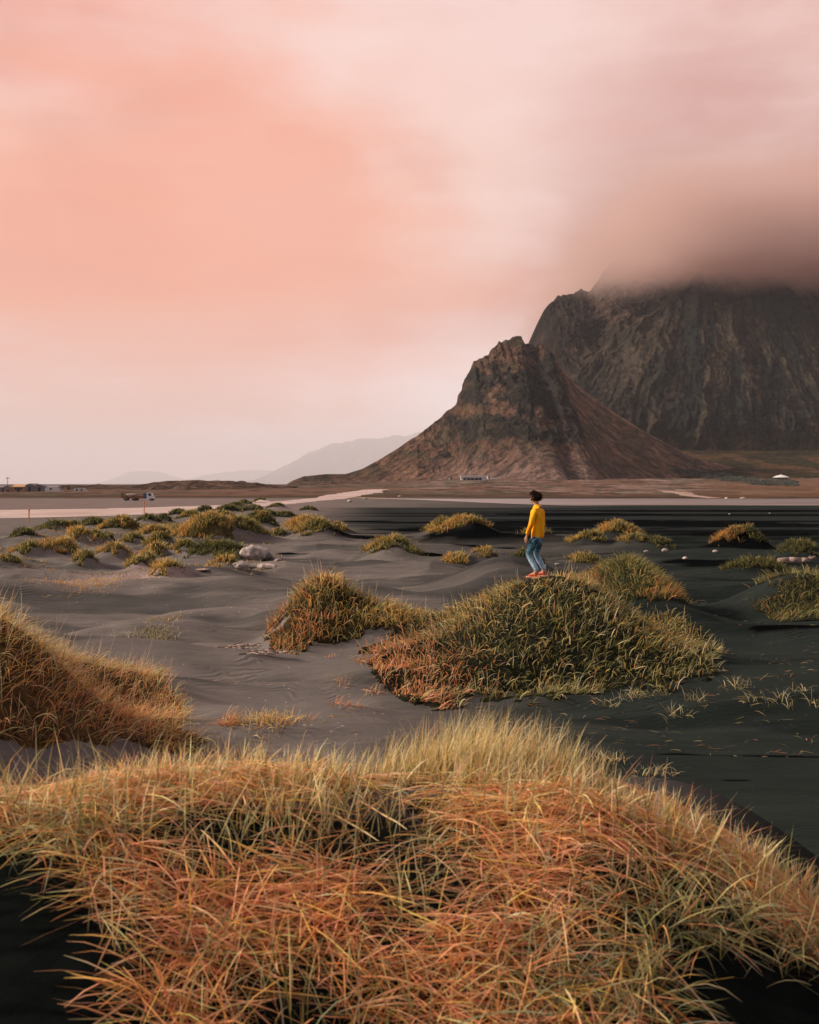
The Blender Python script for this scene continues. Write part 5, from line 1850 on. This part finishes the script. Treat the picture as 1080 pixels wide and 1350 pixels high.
pel = jn((0, 0.0, 0.90), (0.135, 0.105))
sp1 = jn((0, -0.01, 1.06), (0.125, 0.10), pel)
ch_ = jn((0, 0.0, 1.26), (0.145, 0.11), sp1)
up_ = jn((0, 0.0, 1.39), (0.075, 0.062), ch_)
nk = jn((0, 0.02, 1.49), 0.052, up_)
nk2 = jn((0, 0.035, 1.545), 0.055, nk)
hd = jn((-0.004, 0.055, 1.62), (0.078, 0.092), nk2)
hd2 = jn((-0.006, 0.055, 1.70), (0.070, 0.082), hd)
palms = []
for sgn in (-1, 1):
    sh = jn((sgn * 0.160, 0.0, 1.355), 0.045, up_)
    if sgn < 0:
        el = jn((-0.215, 0.035, 1.11), 0.042, sh)
        wr = jn((-0.205, 0.140, 0.875), 0.027, el)
        pm = jn((-0.200, 0.165, 0.805), (0.034, 0.018), wr)
        dirf = Vector((0.02, 0.10, -1)).normalized()
        side = Vector((0.25, 1, 0)).normalized()
    else:
        el = jn((0.215, -0.01, 1.11), 0.042, sh)
        wr = jn((0.215, 0.07, 0.87), 0.027, el)
        pm = jn((0.212, 0.095, 0.80), (0.034, 0.018), wr)
        dirf = Vector((0, 0.12, -1)).normalized()
        side = Vector((-0.25, 1, 0)).normalized()
    c0 = Vector(V_[pm])
    for i, (off, ln) in enumerate([(-0.027, 0.062), (-0.009, 0.074), (0.009, 0.080), (0.026, 0.072)]):
        b0 = c0 + side * off + dirf * 0.022
        k0 = jn(tuple(b0), 0.0095, pm)
        k1 = jn(tuple(b0 + dirf * ln * 0.5 + Vector((-sgn * 0.006, 0.004, 0))), 0.0088, k0)
        k2 = jn(tuple(b0 + dirf * ln * 0.95 + Vector((-sgn * 0.022, 0.006, 0))), 0.0075, k1)
    t0 = jn(tuple(c0 + side * 0.034 + dirf * -0.018), 0.0105, pm)
    t1 = jn(tuple(c0 + side * 0.052 + dirf * 0.022 + Vector((-sgn * 0.008, 0, 0))), 0.0095, t0)
    hip = jn((sgn * 0.085, 0.0, 0.86), 0.085, pel)
    if sgn < 0:
        kn = jn((-0.10, 0.165, 0.50), 0.056, hip)
        an = jn((-0.095, -0.035, 0.105), 0.036, kn)
        he = jn((-0.095, -0.05, 0.055), 0.034, an)
        to = jn((-0.105, 0.13, 0.045), 0.030, an)
    else:
        kn = jn((0.09, 0.075, 0.49), 0.056, hip)
        an = jn((0.08, -0.135, 0.125), 0.036, kn)
        he = jn((0.08, -0.155, 0.075), 0.034, an)
        to = jn((0.09, 0.03, 0.06), 0.030, an)
body = skin_obj('body', V_, E_, R_, M_SKIN, person, 2)
# face
def blob(name, loc, sc, material, parent, sub=3, nz=0.0, seed=1):
    o_ = link(name, rock_mesh(name, 1, 1, 1, seed, rough=nz, sub=sub) if nz else None, material, parent) if nz else None
    if o_ is None:
        import bmesh
        bm = bmesh.new()
        bmesh.ops.create_icosphere(bm, subdivisions=sub, radius=1.0)
        me_ = bpy.data.meshes.new(name)
        bm.to_mesh(me_)
        bm.free()
        me_.polygons.foreach_set('use_smooth', [True] * len(me_.polygons))
        o_ = link(name, me_, material, parent)
    o_.location = loc
    o_.scale = sc
    return o_


hx, hy, hz_ = -0.005, 0.055, 1.635
blob('nose', (hx - 0.006, hy + 0.098, hz_ - 0.010), (0.012, 0.020, 0.020), M_SKIN, person)
blob('mouth', (hx - 0.006, hy + 0.086, hz_ - 0.047), (0.022, 0.009, 0.006), mat('lips', (0.40, 0.14, 0.11, 1), 0.5), person)
blob('chin', (hx - 0.004, hy + 0.060, hz_ - 0.072), (0.036, 0.032, 0.024), M_SKIN, person)
for sgn in (-1, 1):
    blob('eye', (hx - 0.004 + sgn * 0.030, hy + 0.082, hz_ + 0.016), (0.012, 0.008, 0.007), M_EYE, person, 2)
    blob('ear', (hx + sgn * 0.080, hy - 0.002, hz_ - 0.002), (0.012, 0.020, 0.030), M_SKIN, person, 2)
# hair: a cap with tousled locks
B = Blades()
rh = np.random.default_rng(3)
nn_ = 2200
th = rh.uniform(0, 6.283, nn_)
ph = rh.uniform(-0.75, 1.57, nn_)
dirv = np.stack([np.cos(th) * np.cos(ph), np.sin(th) * np.cos(ph), np.sin(ph)], 1)
keep = ~((dirv[:, 1] > 0.35) & (dirv[:, 2] < 0.42))
dirv = dirv[keep]
Pq = np.array([hx, hy - 0.012, 1.656]) + dirv * np.array([0.096, 0.106, 0.108])
nn_ = len(Pq)
hb = np.tile(np.array([[0.020, 0.011, 0.008]]), (nn_, 1)) * rh.uniform(0.6, 1.6, (nn_, 1))
B.add(Pq, rh.uniform(0.035, 0.085, nn_), rh.uniform(0.007, 0.014, nn_), np.arctan2(dirv[:, 1] + 0.5, dirv[:, 0] - 0.2) + rh.normal(0, 0.7, nn_), rh.uniform(0.5, 1.5, nn_), rh.uniform(0.3, 1.8, nn_), hb, hb * 2.2, segs=4)
hair = B.link('hair', person)
cap = blob('hair_cap', (hx, hy - 0.024, 1.658), (0.086, 0.098, 0.102), M_HAIR, hair)

# sweater
V_, E_, R_ = [], [], []
a00 = jn((0, 0.0, 0.79), (0.182, 0.148))
a0 = jn((0, 0.0, 0.885), (0.170, 0.135), a00)
a1 = jn((0, -0.008, 1.00), (0.162, 0.128), a0)
a2 = jn((0, -0.005, 1.18), (0.160, 0.128), a1)
a3 = jn((0, 0.0, 1.32), (0.160, 0.122), a2)
a4 = jn((0, 0.006, 1.41), (0.140, 0.105), a3)
a5 = jn((0, 0.016, 1.465), (0.095, 0.085), a4)
a6 = jn((0, 0.024, 1.515), (0.072, 0.068), a5)
for sgn in (-1, 1):
    s0 = jn((sgn * 0.165, 0.0, 1.365), 0.075, a3)
    if sgn < 0:
        s1 = jn((-0.205, 0.015, 1.24), 0.064, s0)
        s2 = jn((-0.222, 0.038, 1.10), 0.060, s1)
        s3 = jn((-0.213, 0.098, 0.985), 0.052, s2)
        s4 = jn((-0.205, 0.140, 0.885), 0.043, s3)
    else:
        s1 = jn((0.205, -0.005, 1.24), 0.064, s0)
        s2 = jn((0.222, -0.008, 1.10), 0.060, s1)
        s3 = jn((0.220, 0.035, 0.985), 0.052, s2)
        s4 = jn((0.216, 0.068, 0.880), 0.043, s3)
skin_obj('sweater', V_, E_, R_, M_SWEAT, person, 3)
# jeans
V_, E_, R_ = [], [], []
b0 = jn((0, 0.0, 0.90), (0.145, 0.115))
b1 = jn((0, 0.0, 0.82), (0.135, 0.110), b0)
for sgn in (-1, 1):
    if sgn < 0:
        pts = [((-0.088, 0.015, 0.78), 0.098), ((-0.095, 0.10, 0.63), 0.086), ((-0.10, 0.165, 0.50), 0.074), ((-0.098, 0.085, 0.34), 0.064), ((-0.095, 0.00, 0.20), 0.055), ((-0.094, -0.03, 0.13), 0.052)]
    else:
        pts = [((0.088, 0.0, 0.78), 0.098), ((0.092, 0.045, 0.63), 0.086), ((0.09, 0.078, 0.49), 0.074), ((0.086, 0.00, 0.34), 0.064), ((0.082, -0.09, 0.21), 0.055), ((0.080, -0.125, 0.15), 0.052)]
    pr = b1
    for co, r in pts:
        pr = jn(co, r, pr)
skin_obj('jeans', V_, E_, R_, M_JEANS, person, 3)
for sgn in (-1, 1):
    ox, oy, oz = (-0.096, -0.03, 0.0) if sgn < 0 else (0.082, -0.13, 0.02)
    V_, E_, R_ = [], [], []
    c0 = jn((ox, oy - 0.03, oz + 0.062), (0.046, 0.050))
    c1 = jn((ox, oy + 0.05, oz + 0.058), (0.047, 0.044), c0)
    c2 = jn((ox - 0.003, oy + 0.14, oz + 0.045), (0.050, 0.032), c1)
    c3 = jn((ox - 0.005, oy + 0.20, oz + 0.040), (0.040, 0.024), c2)
    jn((ox, oy, oz + 0.115), 0.046, c0)
    sh_ = skin_obj('shoe', V_, E_, R_, M_SHOE, person, 2)
    mb = MB()
    prof = [(0.040, -0.085), (0.050, 0.0), (0.048, 0.08), (0.054, 0.15), (0.046, 0.21), (0.020, 0.245), (-0.020, 0.245), (-0.046, 0.21), (-0.052, 0.15), (-0.044, 0.08), (-0.048, 0.0), (-0.040, -0.085)]
    n_ = len(prof)
    mb.poly([(ox + a, oy + b, oz + 0.004) for a, b in prof] + [(ox + a, oy + b, oz + 0.028) for a, b in prof], [tuple(range(n_)), tuple(range(2 * n_ - 1, n_ - 1, -1))] + [(i, (i + 1) % n_, (i + 1) % n_ + n_, i + n_) for i in range(n_)])
    mb.build('sole', M_SOLE, sh_)

# ------------------------------------------------------------------ air
def box_mesh(name, x0, x1, y0, y1, z0, z1):
    V = [(x, y, z) for z in (z0, z1) for y in (y0, y1) for x in (x0, x1)]
    Q = [(0, 2, 3, 1), (4, 5, 7, 6), (0, 1, 5, 4), (2, 6, 7, 3), (0, 4, 6, 2), (1, 3, 7, 5)]
    return npmesh(name, V, Q, smooth=False)


def vol_mat(name, color, density, build=None):
    m = bpy.data.materials.new(name)
    m.use_nodes = True
    k = NT(m.node_tree)
    v = k.new('ShaderNodeVolumePrincipled')
    v.inputs['Color'].default_value = color
    v.inputs['Density'].default_value = density
    v.inputs['Anisotropy'].default_value = 0.0
    o = k.new('ShaderNodeOutputMaterial')
    k.l.new(v.outputs[0], o.inputs['Volume'])
    if build:
        build(k, v)
    return m


hz = link('haze', box_mesh('haze', -60000, 60000, -3000, 64000, -60, 2100), vol_mat('haze', (0.93, 0.93, 1.0, 1), 4.4e-5))
tag(hz, 'thin pale air that fades the far mountains', 'haze', kind='stuff')


def cloud_b(k, v):
    g = k.new('ShaderNodeNewGeometry').outputs['Position']
    sp = k.new('ShaderNodeSeparateXYZ')
    k.l.new(g, sp.inputs[0])
    x, y, z = sp.outputs
    n1 = k.noise(k.scalevec(g, (1, 1, 1.8)), 0.009, 6, 0.60)
    zz = k.math('ADD', z, k.math('MULTIPLY', k.math('SUBTRACT', n1, 0.5), 80.0))
    a = k.smooth(zz, 214.0, 262.0)
    top = k.math('SUBTRACT', 1.0, k.smooth(zz, 250.0, 375.0))
    xx = k.math('ADD', x, k.math('MULTIPLY', k.math('SUBTRACT', n1, 0.5), 160.0))
    left = k.smooth(xx, 175.0, 300.0)
    fr = k.smooth(y, 1080.0, 1250.0)
    d = k.math('MULTIPLY', k.math('MULTIPLY', a, top), k.math('MULTIPLY', left, fr))
    d = k.math('MULTIPLY', d, 0.024)
    k.l.new(d, v.inputs['Density'])


cl_o = link('cloud', box_mesh('cloud', 120, 1500, 1080, 2100, 180, 430), vol_mat('cloud', (0.82, 0.63, 0.59, 1), 0.0, cloud_b))
tag(cl_o, 'low cloud bank swallowing the summit of the dark massif', 'cloud', kind='stuff')

for o_ in bpy.data.objects:
    if 'label' in o_ and not (4 <= len(o_['label'].replace('-', ' ').split()) <= 16):
        print('LABELLEN', len(o_['label'].split()), o_['label'])
